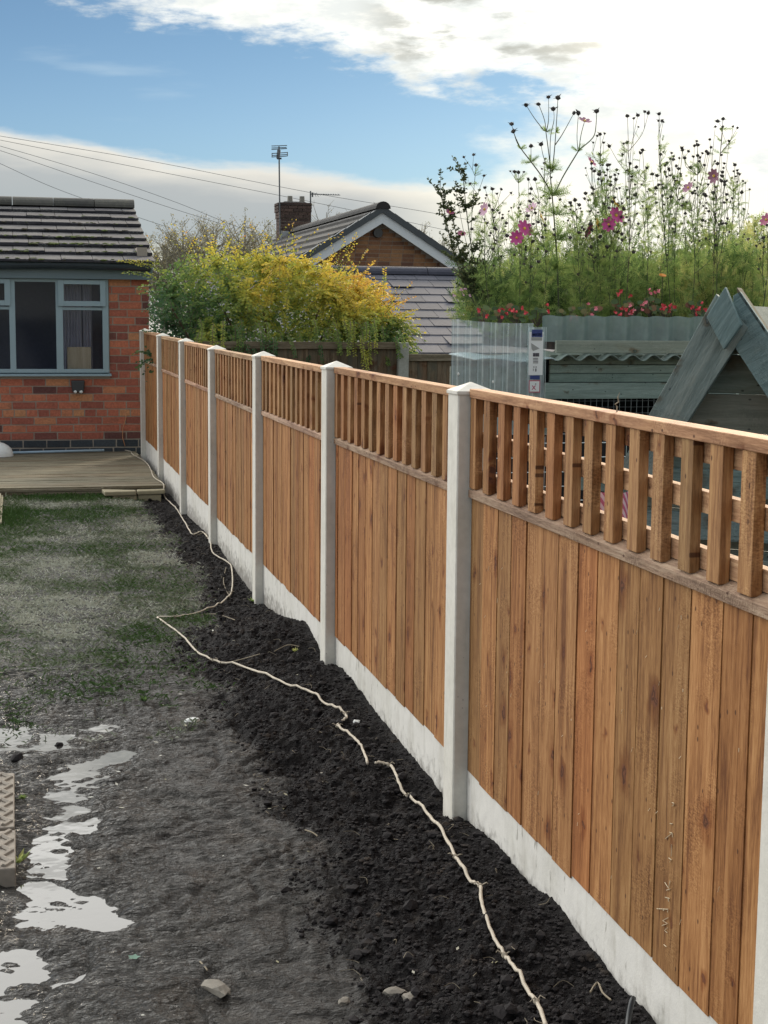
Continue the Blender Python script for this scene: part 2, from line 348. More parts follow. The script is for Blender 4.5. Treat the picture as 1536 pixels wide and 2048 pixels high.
# ground
m, t, b = new_mat('garden_ground')
o = t.coord(); soil = t.attr('soil'); gr = t.attr('grass'); wet = t.attr('wet'); ox, oy, oz = t.xyz(o)[:3]
na = t.noise(o, 14, 8, .65); nb = t.noise(o, 70, 6, .65); nc = t.noise(o, 260, 4, .6)
ripv = t.comb(t.mul(ox, .28), oy, oz); rip = t.noise(ripv, 42, 6, .62, 1.4); rip2 = t.noise(ripv, 110, 4, .6, .8)
mudc = t.mix(t.ss(na, .35, .65), (.050, .047, .043), (.145, .138, .128))
mudc = t.mix(t.mul(t.ss(nb, .55, .75), .5), mudc, (.10, .092, .082))
rust = t.ss(t.noise(o, 3.1, 5, .6), .63, .72); mudc = t.mix(t.mul(rust, t.mul(t.ss(nb, .45, .6), .45)), mudc, (.15, .085, .05))
spkd, spkc = t.vor(o, 75); warm_ = t.ss(t.noise(o, 4.3, 6, .65), .50, .68)
mudc = t.mix(t.mul(warm_, .5), mudc, t.mix(1., mudc, (1.25, 1.0, .78), 'MULTIPLY'))
patch_ = t.ss(t.noise(o, 2.2, 5, .6), .50, .66)
mudc = t.mix(t.mul(patch_, .45), mudc, (.12, .112, .10))
mudc = t.mix(t.mul(t.ss(spkd, .12, .05), t.ss(t.xyz(spkc)[0], .965, .97)), mudc, (.30, .27, .22))
soilc = t.mix(nb, (.007, .006, .007), (.022, .019, .019)); soilc = t.mix(t.ss(t.noise(o, 9, 5, .65), .55, .7), soilc, (.045, .036, .030))
grc = t.mix(nb, (.018, .020, .014), (.060, .060, .045))
crease = t.ss(t.m('ABSOLUTE', t.sub(rip, .5)), .0, .035, .42, 1.)  # cavity shade painted into the mud colour along the ripple creases
cr2 = t.ss(t.m('ABSOLUTE', t.sub(rip2, .48)), .0, .03, .62, 1.)
mudc = t.mix(1., mudc, t.comb(t.mul(crease, cr2), t.mul(crease, cr2), t.mul(crease, cr2)), 'MULTIPLY')
c = t.mix(gr, mudc, grc); c = t.mix(soil, c, soilc)
t.put(b.inputs['Base Color'], c)
rg = t.add(t.ss(nb, .3, .7, .28, .5), t.mul(soil, .3)); rg = t.m('MAXIMUM', t.sub(rg, t.mul(wet, .36)), .09)
t.put(b.inputs['Roughness'], rg); t.put(b.inputs['Specular IOR Level'], t.sub(.5, t.mul(soil, .32)))
hh = t.add(t.mul(na, .35), t.add(t.mul(rip, t.sub(1.25, soil)), t.add(t.mul(rip2, .35), t.add(t.mul(nb, .5), t.mul(nc, .14)))))
t.put(b.inputs['Normal'], t.bump(hh, 1., .05)); M['ground'] = m

# ------------------------------------------------------------------ mesh builder
class MB:
    def __init__(s): s.v = []; s.f = []; s.r = []
    def face(s, pts, r=None):
        i = len(s.v); s.v += [tuple(p) for p in pts]; s.f.append(tuple(range(i, i+len(pts)))); s.r.append(random.random() if r is None else r)
    def box(s, a, b, r=None, jit=0.):
        r = random.random() if r is None else r
        x0, y0, z0 = a; x1, y1, z1 = b; i = len(s.v)
        for z in (z0, z1):
            for x, y in ((x0, y0), (x1, y0), (x1, y1), (x0, y1)):
                s.v.append((x+random.uniform(-jit, jit), y+random.uniform(-jit, jit), z+random.uniform(-jit, jit)))
        for q in ((0, 3, 2, 1), (4, 5, 6, 7), (0, 1, 5, 4), (1, 2, 6, 5), (2, 3, 7, 6), (3, 0, 4, 7)):
            s.f.append(tuple(i+k for k in q)); s.r.append(r)
    def hexa(s, p, r=None):              # 8 corners: bottom loop, top loop
        r = random.random() if r is None else r; i = len(s.v); s.v += [tuple(q) for q in p]
        for q in ((0, 3, 2, 1), (4, 5, 6, 7), (0, 1, 5, 4), (1, 2, 6, 5), (2, 3, 7, 6), (3, 0, 4, 7)):
            s.f.append(tuple(i+k for k in q)); s.r.append(r)
    def prism(s, poly, vec, r=None):     # polygon extruded along vec
        r = random.random() if r is None else r; n = len(poly); i = len(s.v); vec = Vector(vec)
        s.v += [tuple(Vector(p)) for p in poly] + [tuple(Vector(p)+vec) for p in poly]
        s.f.append(tuple(i+k for k in range(n))[::-1]); s.f.append(tuple(i+n+k for k in range(n))); s.r += [r, r]
        for k in range(n): s.f.append((i+k, i+(k+1) % n, i+n+(k+1) % n, i+n+k)); s.r.append(r)
    def tube(s, pts, rad, n=6, r=None, cap=True):
        r = random.random() if r is None else r
        pts = [Vector(p) for p in pts]; L = len(pts); base = len(s.v)
        for k, p in enumerate(pts):
            d = (pts[min(k+1, L-1)]-pts[max(k-1, 0)]).normalized()
            a = d.cross(Vector((.31, .17, .93))); a = a.normalized() if a.length > 1e-4 else Vector((1, 0, 0)); bb = d.cross(a)
            rr = rad[k] if isinstance(rad, (list, tuple)) else rad
            for j in range(n):
                an = 2*math.pi*j/n; s.v.append(tuple(p+(a*math.cos(an)+bb*math.sin(an))*rr))
        for k in range(L-1):
            for j in range(n):
                s.f.append((base+k*n+j, base+k*n+(j+1) % n, base+(k+1)*n+(j+1) % n, base+(k+1)*n+j)); s.r.append(r)
        if cap:
            s.f.append(tuple(base+j for j in range(n))[::-1]); s.f.append(tuple(base+(L-1)*n+j for j in range(n))); s.r += [r, r]
    def blob(s, c, rad, r=None, n=1, rough=.25, flat=1.):
        r = random.random() if r is None else r
        bm = bmesh.new(); bmesh.ops.create_icosphere(bm, subdivisions=n, radius=1.)
        i = len(s.v); rx = rad if isinstance(rad, (tuple, list)) else (rad, rad, rad*flat)
        for v in bm.verts:
            k = 1+random.uniform(-rough, rough); s.v.append((c[0]+v.co.x*rx[0]*k, c[1]+v.co.y*rx[1]*k, c[2]+v.co.z*rx[2]*k))
        for f in bm.faces: s.f.append(tuple(i+v.index for v in f.verts)); s.r.append(r)
        bm.free()
    def leaf(s, p, d, up, L, W, r=None, fold=0.):
        p = Vector(p); d = Vector(d).normalized(); up = Vector(up) if up != 'cam' else Vector((random.uniform(-.9, .7), -1, random.uniform(-.5, 1.1))); sd_ = d.cross(up); sd_ = sd_.normalized() if sd_.length > 1e-5 else Vector((1, 0, 0))
        m_ = p+d*L*.45; s.face([p, m_+sd_*W*.5, p+d*L, m_-sd_*W*.5], r)
    def build(s, name, mat, parent=None, smooth=False, origin=None, bevel=0.):
        me = bpy.data.meshes.new(name); vs = s.v
        if origin is not None: o_ = Vector(origin); vs = [(x-o_.x, y-o_.y, z-o_.z) for x, y, z in vs]
        me.from_pydata(vs, [], s.f); me.update()
        a = me.attributes.new('rnd', 'FLOAT', 'FACE'); a.data.foreach_set('value', s.r)
        if smooth: me.polygons.foreach_set('use_smooth', [True]*len(me.polygons))
        me.materials.append(mat if not isinstance(mat, str) else M[mat])
        ob = bpy.data.objects.new(name, me); col.objects.link(ob)
        if origin is not None: ob.location = Vector(origin)
        if parent is not None: ob.parent = parent
        if bevel:
            md = ob.modifiers.new('bevel', 'BEVEL'); md.width = bevel; md.segments = 2; md.limit_method = 'ANGLE'
        return ob
def tag(o, label=None, cat=None, group=None, kind=None):
    if label: o['label'] = label
    if cat: o['category'] = cat
    if group: o['group'] = group
    if kind: o['kind'] = kind
    return o
def empty(name, loc, rz=0.):
    o = bpy.data.objects.new(name, None); o.location = loc; o.rotation_euler.z = rz; o.empty_display_size = .1; col.objects.link(o); return o
def thing(name, loc, label, cat, group=None): return tag(empty(name, loc), label, cat, group)
def lo(e, mb):                          # shift builder vertices into the local space of an unrotated empty
    l = e.location; mb.v = [(x-l.x, y-l.y, z-l.z) for x, y, z in mb.v]; return mb

# ------------------------------------------------------------------ terrain
_g = {}
def vnoise(x, y, seed):
    if seed not in _g: _g[seed] = np.random.default_rng(seed).random((256, 256))
    g = _g[seed]; xi = np.floor(x).astype(int); yi = np.floor(y).astype(int); fx = x-xi; fy = y-yi
    fx = fx*fx*(3-2*fx); fy = fy*fy*(3-2*fy)
    a = g[xi & 255, yi & 255]; b_ = g[(xi+1) & 255, yi & 255]; c_ = g[xi & 255, (yi+1) & 255]; d_ = g[(xi+1) & 255, (yi+1) & 255]
    return (a*(1-fx)+b_*fx)*(1-fy)+(c_*(1-fx)+d_*fx)*fy
def fbm(x, y, seed, oct=4, gain=.5):
    s_ = 0.; a = 1.; tot = 0.
    for k in range(oct): s_ = s_+a*vnoise(x*2**k+k*7.7, y*2**k+k*3.1, seed+k); tot += a; a *= gain
    return s_/tot
def sstep(x, a, b):
    t_ = np.clip((x-a)/(b-a), 0, 1); return t_*t_*(3-2*t_)
FY = np.array([2., 2.72, 2.88, 3.09, 3.3, 3.48, 3.73, 3.96, 4.19, 4.39, 4.71, 5.1, 5.48, 5.74, 6.06, 6.45, 6.52, 6.65, 6.75, 7.05, 7.6, 7.9, 8.6, 9.1, 9.45, 10.3, 11.1, 12.8, 14])
FZ = np.array([.08, .078, .07, .082, .098, .072, .081, .058, .027, .056, .061, .074, .092, .10, .055, .125, .13, .095, .09, .04, -.01, -.03, -.013, .0, .017, .008, -.02, -.02, -.02])
PUD = [(-1.22, 5.31, .22, .20), (-1.05, 5.30, .20, .13), (-.93, 5.42, .10, .05), (-1.0, 4.85, .11, .16), (-.95, 5.0, .12, .08), (-1.05, 4.6, .08, .18), (-1.04, 4.42, .10, .12),
       (-1.10, 4.15, .07, .18), (-1.12, 3.9, .07, .16), (-1.08, 3.70, .15, .09), (-.99, 3.64, .09, .05), (-1.22, 3.42, .10, .12), (-1.25, 3.2, .09, .12), (-1.3, 3.0, .12, .1), (-.87, 5.05, .08, .12)]
def masks(x, y):
    n = fbm(x*6, y*3, 11, 4)
    edge = np.interp(y, [2, 3, 4, 5, 6, 7, 8, 9, 12, 13], [-.52, -.50, -.42, -.40, -.42, -.36, -.20, -.20, -.18, -.17])
    soil = sstep(x, edge-.10+(n-.5)*.35, edge+.06+(n-.5)*.35)
    soil = np.maximum(soil, sstep(((x+.25)/.33)**2+((y-6.5)/.7)**2+(n-.5)*1.2, 1.2, .7)*.9)
    grass = sstep(y+(n-.5)*2.2, 5.3, 7.0)*(1-soil)
    grass = np.maximum(grass, .6*sstep(fbm(x*5+9, y*4, 31, 3), .62, .72)*sstep(y, 4.8, 5.6)*(1-soil))
    pud = np.zeros_like(x)
    for cx, cy, rx, ry in PUD: pud = np.maximum(pud, np.exp(-(((x-cx)/(rx*.82))**2+((y-cy)/(ry*.95))**2)*.9))
    return soil, grass, pud, n
def height(x, y):
    soil, grass, pud, n = masks(x, y)
    lump = fbm(x*16, y*16, 41, 4, .6); fine = fbm(x*55, y*55, 51, 3, .6)
    rip = fbm(x*9, y*32+fbm(x*5, y*5, 71, 2)*6, 61, 4, .55)
    zf = np.interp(y, FY, FZ)
    w_ = sstep(x, -.5, -.02)
    base = .010*fbm(x*2, y*2, 21, 3)+.004
    h = base*(1-w_)+zf*w_
    h = h + soil*((lump-.5)*.054+(fine-.5)*.030) * (1-.65*sstep(x, -.05, .02))
    h = h + (1-soil)*(rip-.5)*.034*np.where(y < 6.5, 1, .6) + (1-soil)*(fine-.5)*.009
    ft_ = np.abs(fbm(x*4.5+3, y*3.2, 431, 2)-.5); h = h - (1-soil)*.010*sstep(ft_, .05, .0)*(y < 7.5)
    tr_ = np.sin((y+.35*x+.05*fbm(x*6, y*6, 401, 2))*2*math.pi/.034)*.0035*sstep(fbm(x*3.1, y*2.3, 411, 2), .52, .66)+np.sin((y*.9-.5*x)*2*math.pi/.045)*.003*sstep(fbm(x*2.7+8, y*2.1, 421, 2), .56, .68)
    h = h + (1-soil)*tr_*(y < 7)
    h = h - .050*np.exp(-(((x+.30)/.12)**2+((y-4.75)/.13)**2))            # the dug hollow by the cable
    h = h - .021*pud*(.16+1.15*fbm(x*14, y*10, 311, 3))+.003*(fbm(x*3, y*3, 301, 2)-.5) - .004*sstep(pud, .1, .5)
    h = h - .007*sstep(pud, .06, .45)
    inside = (x > -1.8) & (x < .16) & (y > 2.2) & (y < 12.7)
    return np.where(inside, h, 0.)
def hz(x, y): return float(height(np.array([float(x)]), np.array([float(y)]))[0])
xs = np.concatenate([[-600, -150, -40, -12, -6, -3, -2.2], np.arange(-1.8, .161, .0065), [.3, .6, 1.2, 2.5, 5, 10, 25, 60, 200, 900]])
ys = np.concatenate([[-300, -60, -15, -5, 0, 1.2, 2.0], np.arange(2.3, 6.4, .0065), np.arange(6.4, 12.7, .014), [12.9, 13.5, 15, 18, 25, 40, 80, 200, 600, 1800]])
GX, GY = np.meshgrid(xs, ys, indexing='ij'); HZ = height(GX, GY)
fade = sstep(GX, .10, .16); HZ = HZ*(1-fade)
HZ = HZ - .06*((GX < -1.81) | (GX > .2) | (GY < 2.25) | (GY > 12.72))
nx, ny = GX.shape
me = bpy.data.meshes.new('ground'); V = np.stack([GX, GY, HZ], -1).reshape(-1, 3)
I = np.arange(nx*ny).reshape(nx, ny); Q = np.stack([I[:-1, :-1], I[1:, :-1], I[1:, 1:], I[:-1, 1:]], -1).reshape(-1, 4)
me.vertices.add(len(V)); me.vertices.foreach_set('co', V.ravel()); me.loops.add(Q.size); me.loops.foreach_set('vertex_index', Q.ravel())
me.polygons.add(len(Q)); me.polygons.foreach_set('loop_start', np.arange(0, Q.size, 4)); me.polygons.foreach_set('loop_total', np.full(len(Q), 4))
me.update(); me.validate(); me.polygons.foreach_set('use_smooth', np.ones(len(Q), bool))
so_, gr_, pu_, n_ = masks(GX, GY)
outside = (GX < -1.9) | (GX > .2) | (GY > 12.8)
gr_ = np.where(outside, 1, gr_); so_ = np.where(outside, 0, so_)
wet_ = np.clip(sstep(GX+(n_-.5)*.5, -.55, -.95)*(GY < 6.2)*.70+pu_*1.5, 0, 1)*(1-so_)
for nm, ar in (('soil', so_), ('grass', gr_), ('wet', wet_)):
    a = me.attributes.new(nm, 'FLOAT', 'POINT'); a.data.foreach_set('value', ar.ravel().astype(np.float32))
me.materials.append(M['ground']); g = bpy.data.objects.new('ground', me); col.objects.link(g)
tag(g, 'churned dark mud and trampled lawn running along the new fence', 'ground', kind='structure')
mb = MB()
for i in range(6):
    for j in range(12): mb.face([(-1.79+i*.19, 2.35+j*.31, -.0075), (-1.79+(i+1)*.19, 2.35+j*.31, -.0075), (-1.79+(i+1)*.19, 2.35+(j+1)*.31, -.0075), (-1.79+i*.19, 2.35+(j+1)*.31, -.0075)])
tag(mb.build('puddle', 'water'), 'shallow rainwater puddles lying in the wheel ruts at the left', 'puddle', kind='structure')

# soil clods, grass, litter
mb = MB(); nP = 15000
cx = rng.uniform(-.62, .03, nP*3); cy = 2.55+10*rng.random(nP*3)**1.7
so_, gr_, pu_, n_ = masks(cx, cy); k = rng.random(nP*3) < so_; cx, cy = cx[k][:nP], cy[k][:nP]; ch = height(cx, cy)
ico = bmesh.new(); bmesh.ops.create_icosphere(ico, subdivisions=1, radius=1.); IV = np.array([v.co[:] for v in ico.verts]); IF = [tuple(v.index for v in f.verts) for f in ico.faces]; ico.free()
for x, y, z in zip(cx, cy, ch):
    s_ = random.choice((.002, .0025, .003, .003, .003, .004, .004, .005, .007)) if random.random() < .985 else random.uniform(.009, .016); i = len(mb.v); kk = s_*(1+rng.uniform(-.35, .35, (len(IV), 1)))
    vv = IV*kk*np.array([1.2, 1.2, .8])+np.array([x, y, z+s_*.3]); mb.v += [tuple(q) for q in vv]
    for f in IF: mb.f.append(tuple(i+j for j in f)); mb.r.append(.5)
tag(mb.build('soil_clods', 'clod'), 'loose crumbs of black soil heaped against the gravel boards', 'soil', kind='stuff')
def blades(n, xr, yr, dens, Lr, W, flatness, rbias, name, label):
    mb = MB(); x = rng.uniform(*xr, n); y = rng.uniform(*yr, n); d_ = dens(x, y); k = rng.random(n) < d_; x, y = x[k], y[k]; z = height(x, y)
    tone = fbm(x*3+5, y*2.2, 91, 3)+(.16*np.exp(-((y-8.7)/1.3)**2) if name == 'lawn_grass' else 0)  # mid-lawn blades paler: sky sheen painted into their colour
    for a, b_, c_, tn in zip(x, y, z, tone):
        L = random.uniform(*Lr); th = random.uniform(0, 6.283); fl = random.uniform(*flatness)
        dx_, dy_ = math.cos(th)*L*fl, math.sin(th)*L*fl; up_ = L*(1-fl*.9)
        ph = random.uniform(0, 3.14); wx, wy = math.cos(ph)*W/2, math.sin(ph)*W/2
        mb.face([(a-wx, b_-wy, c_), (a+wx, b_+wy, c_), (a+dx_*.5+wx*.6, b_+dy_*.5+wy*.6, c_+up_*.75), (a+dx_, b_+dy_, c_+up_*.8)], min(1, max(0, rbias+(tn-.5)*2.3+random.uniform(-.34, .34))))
    return tag(mb.build(name, 'grass'), label, 'grass', kind='stuff')
def dlawn(x, y):
    s_, g_, p_, n_ = masks(x, y); return g_*(.35+.65*sstep(fbm(x*7, y*5, 77, 3), .35, .6))
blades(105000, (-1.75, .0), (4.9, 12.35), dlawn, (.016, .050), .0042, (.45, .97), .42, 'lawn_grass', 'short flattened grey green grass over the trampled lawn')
def dedge(x, y):
    return np.maximum(sstep(y, 11.9, 12.28)*sstep(x, -.38, -.5), np.exp(-(((x+1.22)/.12)**2+((y-11.2)/.7)**2)))*(x < -.1)
blades(16000, (-1.75, -.1), (10.2, 12.34), dedge, (.025, .075), .004, (.15, .7), .22, 'tall_grass', 'longer bright green grass growing along the deck front')
mb = MB()
for k in range(170):
    x = random.uniform(-1.3, -.03); y = 2.6+9.6*random.random(); z = hz(x, y)
    if masks(np.array([x]), np.array([y]))[2][0] > .3: continue
    s_ = random.uniform(.004, .011); th = random.uniform(0, 6.28)
    mb.leaf((x, y, z+.006), (math.cos(th), math.sin(th), random.uniform(-.1, .4)), (0, 0, 1), s_*2, s_)
tag(mb.build('leaf_litter', 'litter'), 'tiny pale leaf scraps sprinkled over the mud and lawn', 'leaf litter', kind='stuff')

# ------------------------------------------------------------------ new fence
PY = {8: 2.12, 7: 4.02, 6: 5.86, 5: 7.69, 4: 9.55, 3: 11.32, 2: 13.14, 1: 14.95}
PT = {8: 1.262, 7: 1.262, 6: 1.262, 5: 1.254, 4: 1.244, 3: 1.258, 2: 1.270, 1: 1.288}
TZ = {7: 1.267, 6: 1.261, 5: 1.253, 4: 1.242, 3: 1.254, 2: 1.265, 1: 1.281}
BZ = {7: .197, 6: .200, 5: .193, 4: .190, 3: .208, 2: .226, 1: .243}
ORD = {8: 'nearest', 7: 'second', 6: 'third', 5: 'fourth', 4: 'fifth', 3: 'sixth', 2: 'seventh', 1: 'farthest'}
# post and cap
mb = MB(); c_ = .0035; ft = 1.50
prof = [(0, c_), (c_, 0), (.1-c_, 0), (.1, c_), (.1, .1-c_), (.1-c_, .1), (c_, .1), (0, .1-c_)]
mb.prism([(x, y, -.25) for x, y in prof], (0, 0, ft), .4)
post0 = mb.build('concrete_post', 'concrete')
mb = MB(); e_ = .004; a_, b_ = -e_, .1+e_
mb.box((a_, a_, 0), (b_, b_, .010), .4)
i = len(mb.v); mb.v += [(a_, a_, .010), (b_, a_, .010), (b_, b_, .010), (a_, b_, .010), (.05, .05, .034)]
for q in ((0, 1, 4), (1, 2, 4), (2, 3, 4), (3, 0, 4)): mb.f.append(tuple(i+k for k in q)); mb.r.append(.4)
cap0 = mb.build('cap', 'concrete', bevel=.002)
PL = {8: 'nearest white concrete post, cut off by the right edge of the photo', 7: 'concrete post with the largest pyramid cap in front of the clear plastic sheets',
      6: 'third concrete post from the camera, in front of the old mossy post', 5: 'fourth concrete post from the camera, below the right half of the yellow bush',
      4: 'fifth concrete post from the camera, near the thin cable rising to the boards', 3: 'sixth concrete post from the camera, first one past the deck corner', 2: 'seventh concrete post from the camera, standing at the deck edge',
      1: 'farthest concrete post, standing against the red brick wall'}
for k in range(8, 0, -1):
    p = post0 if k == 8 else post0.copy(); c = cap0 if k == 8 else cap0.copy()
    if k != 8: col.objects.link(p); col.objects.link(c)
    p.location = (0, PY[k], PT[k]-1.262); c.parent = p; c.location = (0, 0, 1.25)
    p.rotation_euler = (random.uniform(-.003, .003), random.uniform(-.003, .003), 0)
    tag(p, PL[k], 'fence post', 'concrete posts of the new fence')
# shared picket
mb = MB(); mb.box((0, -.026, 0), (.021, .026, .25), .5)
pick0 = mb.build('picket', 'wood_pick', bevel=.0015)
first = True
VL = {7: 'nearest brown fence panel, filling the right foreground below its trellis', 6: 'second brown fence panel, between the two nearest full concrete posts', 5: 'third brown fence panel from the camera, dark soil heaped at its foot',
      4: 'fourth brown fence panel from the camera, pinkish boards', 3: 'fifth brown fence panel from the camera', 2: 'sixth brown fence panel from the camera, behind the deck corner', 1: 'farthest brown fence panel, next to the red brick wall'}
GL = {7: 'nearest white gravel board, widest and splashed with mud', 6: 'second white gravel board from the camera, scratched near its far end', 5: 'third white gravel board, ragged dark soil piled on its lower edge',
      4: 'fourth white gravel board from the camera', 3: 'fifth white gravel board from the camera, by the sharp bend of the cable', 2: 'sixth white gravel board, starting at the stone edging', 1: 'farthest white gravel board, rising from the wooden deck'}
for k in range(7, 0, -1):
    y0, y1 = PY[k+1]+.1, PY[k]; L = y1-y0; zt, zb = TZ[k], BZ[k]; zm = zt-.297
    th = thing('fence_panel', (.03, y0, zb), VL[k], 'fence panel', 'panels of the new fence')
    ya, yb = y0+.004, y1-.003
    mb = MB(); mb.box((.030, ya, zt-.024), (.078, yb, zt), random.random()); lo(th, mb).build('top_rail', 'wood_y', th, bevel=.002)
    mb = MB()
    mb.hexa([(.031, ya, zm), (.078, ya, zm), (.078, yb, zm), (.031, yb, zm), (.031, ya, zm+.020), (.060, ya, zm+.034), (.060, yb, zm+.034), (.031, yb, zm+.020)], random.random())
    lo(th, mb).build('middle_rail', 'wood_ridge', th, bevel=.001)
    mb = MB(); mb.box((.0500, ya, zb+.004), (.0520, yb, zm), .5); n = 15; pb = (yb-ya)/n; y = ya
    while y < yb-.01:
        w_ = pb*random.uniform(.86, 1.14); ye = min(y+w_, yb)
        if yb-ye < .03: ye = yb
        zj = zb+random.uniform(-.004, .003); r_ = random.random(); xo = random.uniform(-.0014, .0014)
        y_a, ye_ = y, ye; y = y+.0005; ye = ye-.0005
        mb.hexa([(.0384+xo, y, zj), (.0495, y, zj), (.0495, ye+.0, zj), (.0402+xo, ye, zj), (.0384+xo, y, zm+.002), (.0495, y, zm+.002), (.0495, ye, zm+.002), (.0402+xo, ye, zm+.002)], r_)
        y = ye_
    lo(th, mb).build('boarding', 'wood', th)
    zp = zm+.026; hp = zt-.024-zp
    m_ = pick0.data if k == 7 else pick0.data.copy()
    np_ = 14; pitch = (yb-ya-.052)/np_
    for j in range(np_+1):
        o_ = pick0 if first else pick0.copy()
        if not first: col.objects.link(o_)
        first = False
        o_.parent = th; o_.location = (.0335-.03, ya+.026+j*pitch-y0+(random.uniform(-.003, .003) if 0 < j < np_ else 0), zp-zb); o_.scale = (1, 1, hp/.25)
    for z0_, z1_ in ((zt-.066, zt-.026), (zt-.158, zt-.118), (zm+.035, zm+.074)):
        mb = MB(); mb.box((.0555, ya, z0_), (.0765, yb, z1_), random.random()); lo(th, mb).build('back_rail', 'wood_y', th, bevel=.001)
    # rear frame of the panel behind the boards
    mb = MB(); mb.box((.052, ya, zb+.02), (.078, yb, zb+.06)); mb.box((.052, ya, zb+.38), (.078, yb, zb+.42)); mb.box((.052, ya, zm-.05), (.078, yb, zm-.002)); lo(th, mb).build('rear_rail', 'wood_y', th)
    mb = MB(); mb.box((.042, y0+.002, zb-.30), (.085, y1-.002, zb+.006), .5)
    g_ = mb.build('gravel_board', 'gravel', origin=(.04, y0, 0)); tag(g_, GL[k], 'gravel board', 'gravel boards of the new fence')

def fibre_pt(u, v):              # position on the front of the nearest boarding
    d_ = ray(1180+u/4.196, 1560+v/4.196); t_ = (.0368-CAM.x)/d_.x; return CAM+d_*t_
near_panel = [o for o in bpy.data.objects if o.name == 'fence_panel'][0]
mb = MB()
for seg in (((670, 365), (692, 368)), ((632, 492), (690, 445), (668, 440)), ((690, 445), (692, 480)), ((684, 540), (682, 640)), ((660, 655), (684, 670), (668, 688)), ((628, 860), (660, 910), (672, 848)), ((640, 925), (672, 915)), ((630, 985), (668, 995)), ((655, 985), (660, 1020)),
            ((560, 1080), (655, 1085), (650, 1110)), ((612, 1090), (622, 1096)), ((655, 1155), (610, 1180), (650, 1205), (605, 1222)), ((648, 1240), (625, 1262), (648, 1282)), ((620, 1382), (640, 1400)), ((705, 205), (690, 218)), ((688, 190), (706, 196))):
    mb.tube([fibre_pt(*q) for q in seg], .0009, 4)
for k in range(120):
    y_ = random.uniform(2.3, 7.5); 
    if min(abs(y_-(v_+.05)) for v_ in PY.values()) < .09: continue
    k_ = [q for q in range(7, 0, -1) if PY[q+1] < y_ < PY[q]]
    if not k_ or k_[0] != 7: continue
    z_ = random.uniform(.25, .95); mb.tube([(.0372, y_, z_), (.0352, y_+random.uniform(-.006, .006), z_-random.uniform(.003, .012))], .0006, 3)
lo(near_panel, mb).build('torn_fibres', 'fibre', near_panel)['kind'] = 'stuff'
# ------------------------------------------------------------------ brick house
YW = 15.5
hb = thing('brick_house', (-.6, YW, 0), 'red brick single storey house with grey tiled roof at the end of the garden', 'house')
XR = .135
def brickwall(mb, x0, x1, z0, z1, y, L=.225, H=.0755, d=.02, holes=(), j=.011, phase=0, axis='X', dep=.1):
    z = z0; row = phase
    while z < z1-.01:
        zz = min(z+H, z1); x = x0-(L*.5 if row % 2 else 0)-.03*random.random()
        while x < x1:
            w_ = L*random.uniform(.95, 1.04)
            if row % 5 == 3 and L > .2: w_ = L*.5
            a = max(x, x0)+j/2; b_ = min(x+w_, x1)-j/2
            skip = [h for h in holes if a < h[1] and b_ > h[0] and z+.01 < h[3] and zz-.01 > h[2]]
            segs = [(a, b_)]
            if skip:
                h = skip[0]; segs = []
                if a < h[0]-.02: segs.append((a, h[0]-.004))
                if b_ > h[1]+.02: segs.append((h[1]+.004, b_))
            for (s0, s1) in segs:
                if s1-s0 > .015:
                    q = [random.uniform(-.0025, .0025) for _ in range(8)]
                    mb.hexa([(s0+q[0], y-d+q[4]*.6, z+j/2+q[1]), (s1+q[2], y-d+q[5]*.6, z+j/2+q[3]), (s1, y+.02, z+j/2), (s0, y+.02, z+j/2),
                             (s0+q[1], y-d+q[4]*.6, zz-j/2+q[4]), (s1+q[6], y-d+q[5]*.6, zz-j/2+q[7]), (s1, y+.02, zz-j/2), (s0, y+.02, zz-j/2)], min(1, max(0, random.gauss(.55, .26))))
            x += w_
        z = zz; row += 1
wx1 = P(217, 650, YW).x; wz1 = P(100, 560, YW).z+.01; wz0 = P(100, 745, YW).z; wx0 = -2.35
DECK = .085
mb = MB(); brickwall(mb, -3.2, XR, DECK+.12, wz1+.10, YW, holes=[(wx0-.02, wx1+.004, wz0-.035, wz1+.4)])
wall = lo(hb, mb).build('wall', 'brick', hb, bevel=.004)
mb = MB(); yy = YW-.0155
mb.box((-3.2, yy, -.2), (wx0, YW+.1, wz1+.1)); mb.box((wx1+.001, yy, -.2), (XR-.006, YW+.1, wz1+.1)); mb.box((wx0, yy, -.2), (wx1+.001, YW+.1, wz0-.033))
mb.box((XR-.106, YW+.1, -.2), (XR-.006, YW+4.4, 2.1)); mb.box((-3.2, YW+4.4, -.2), (XR-.006, YW+4.5, 2.1)); mb.box((-3.3, YW+.1, -.2), (-3.2, YW+4.5, 2.1))
lo(hb, mb).build('mortar_bed', 'mortar', hb)
mb = MB(); brickwall(mb, -3.2, XR, DECK-.04, DECK+.12, YW, H=.08); lo(hb, mb).build('damp_course', 'bluebrick', hb, bevel=.003)
# interior
mb = MB(); mb.face([(-3.2, YW+1.6, 0), (XR, YW+1.6, 0), (XR, YW+1.6, 2.1), (-3.2, YW+1.6, 2.1)]); mb.face([(-3.2, YW+.1, .60), (XR-.11, YW+.1, .60), (XR-.11, YW+1.6, .60), (-3.2, YW+1.6, .60)]); mb.face([(-3.2, YW+.1, 1.9), (XR-.11, YW+.1, 1.9), (XR-.11, YW+1.6, 1.9), (-3.2, YW+1.6, 1.9)])
lo(hb, mb).build('room', 'room', hb)
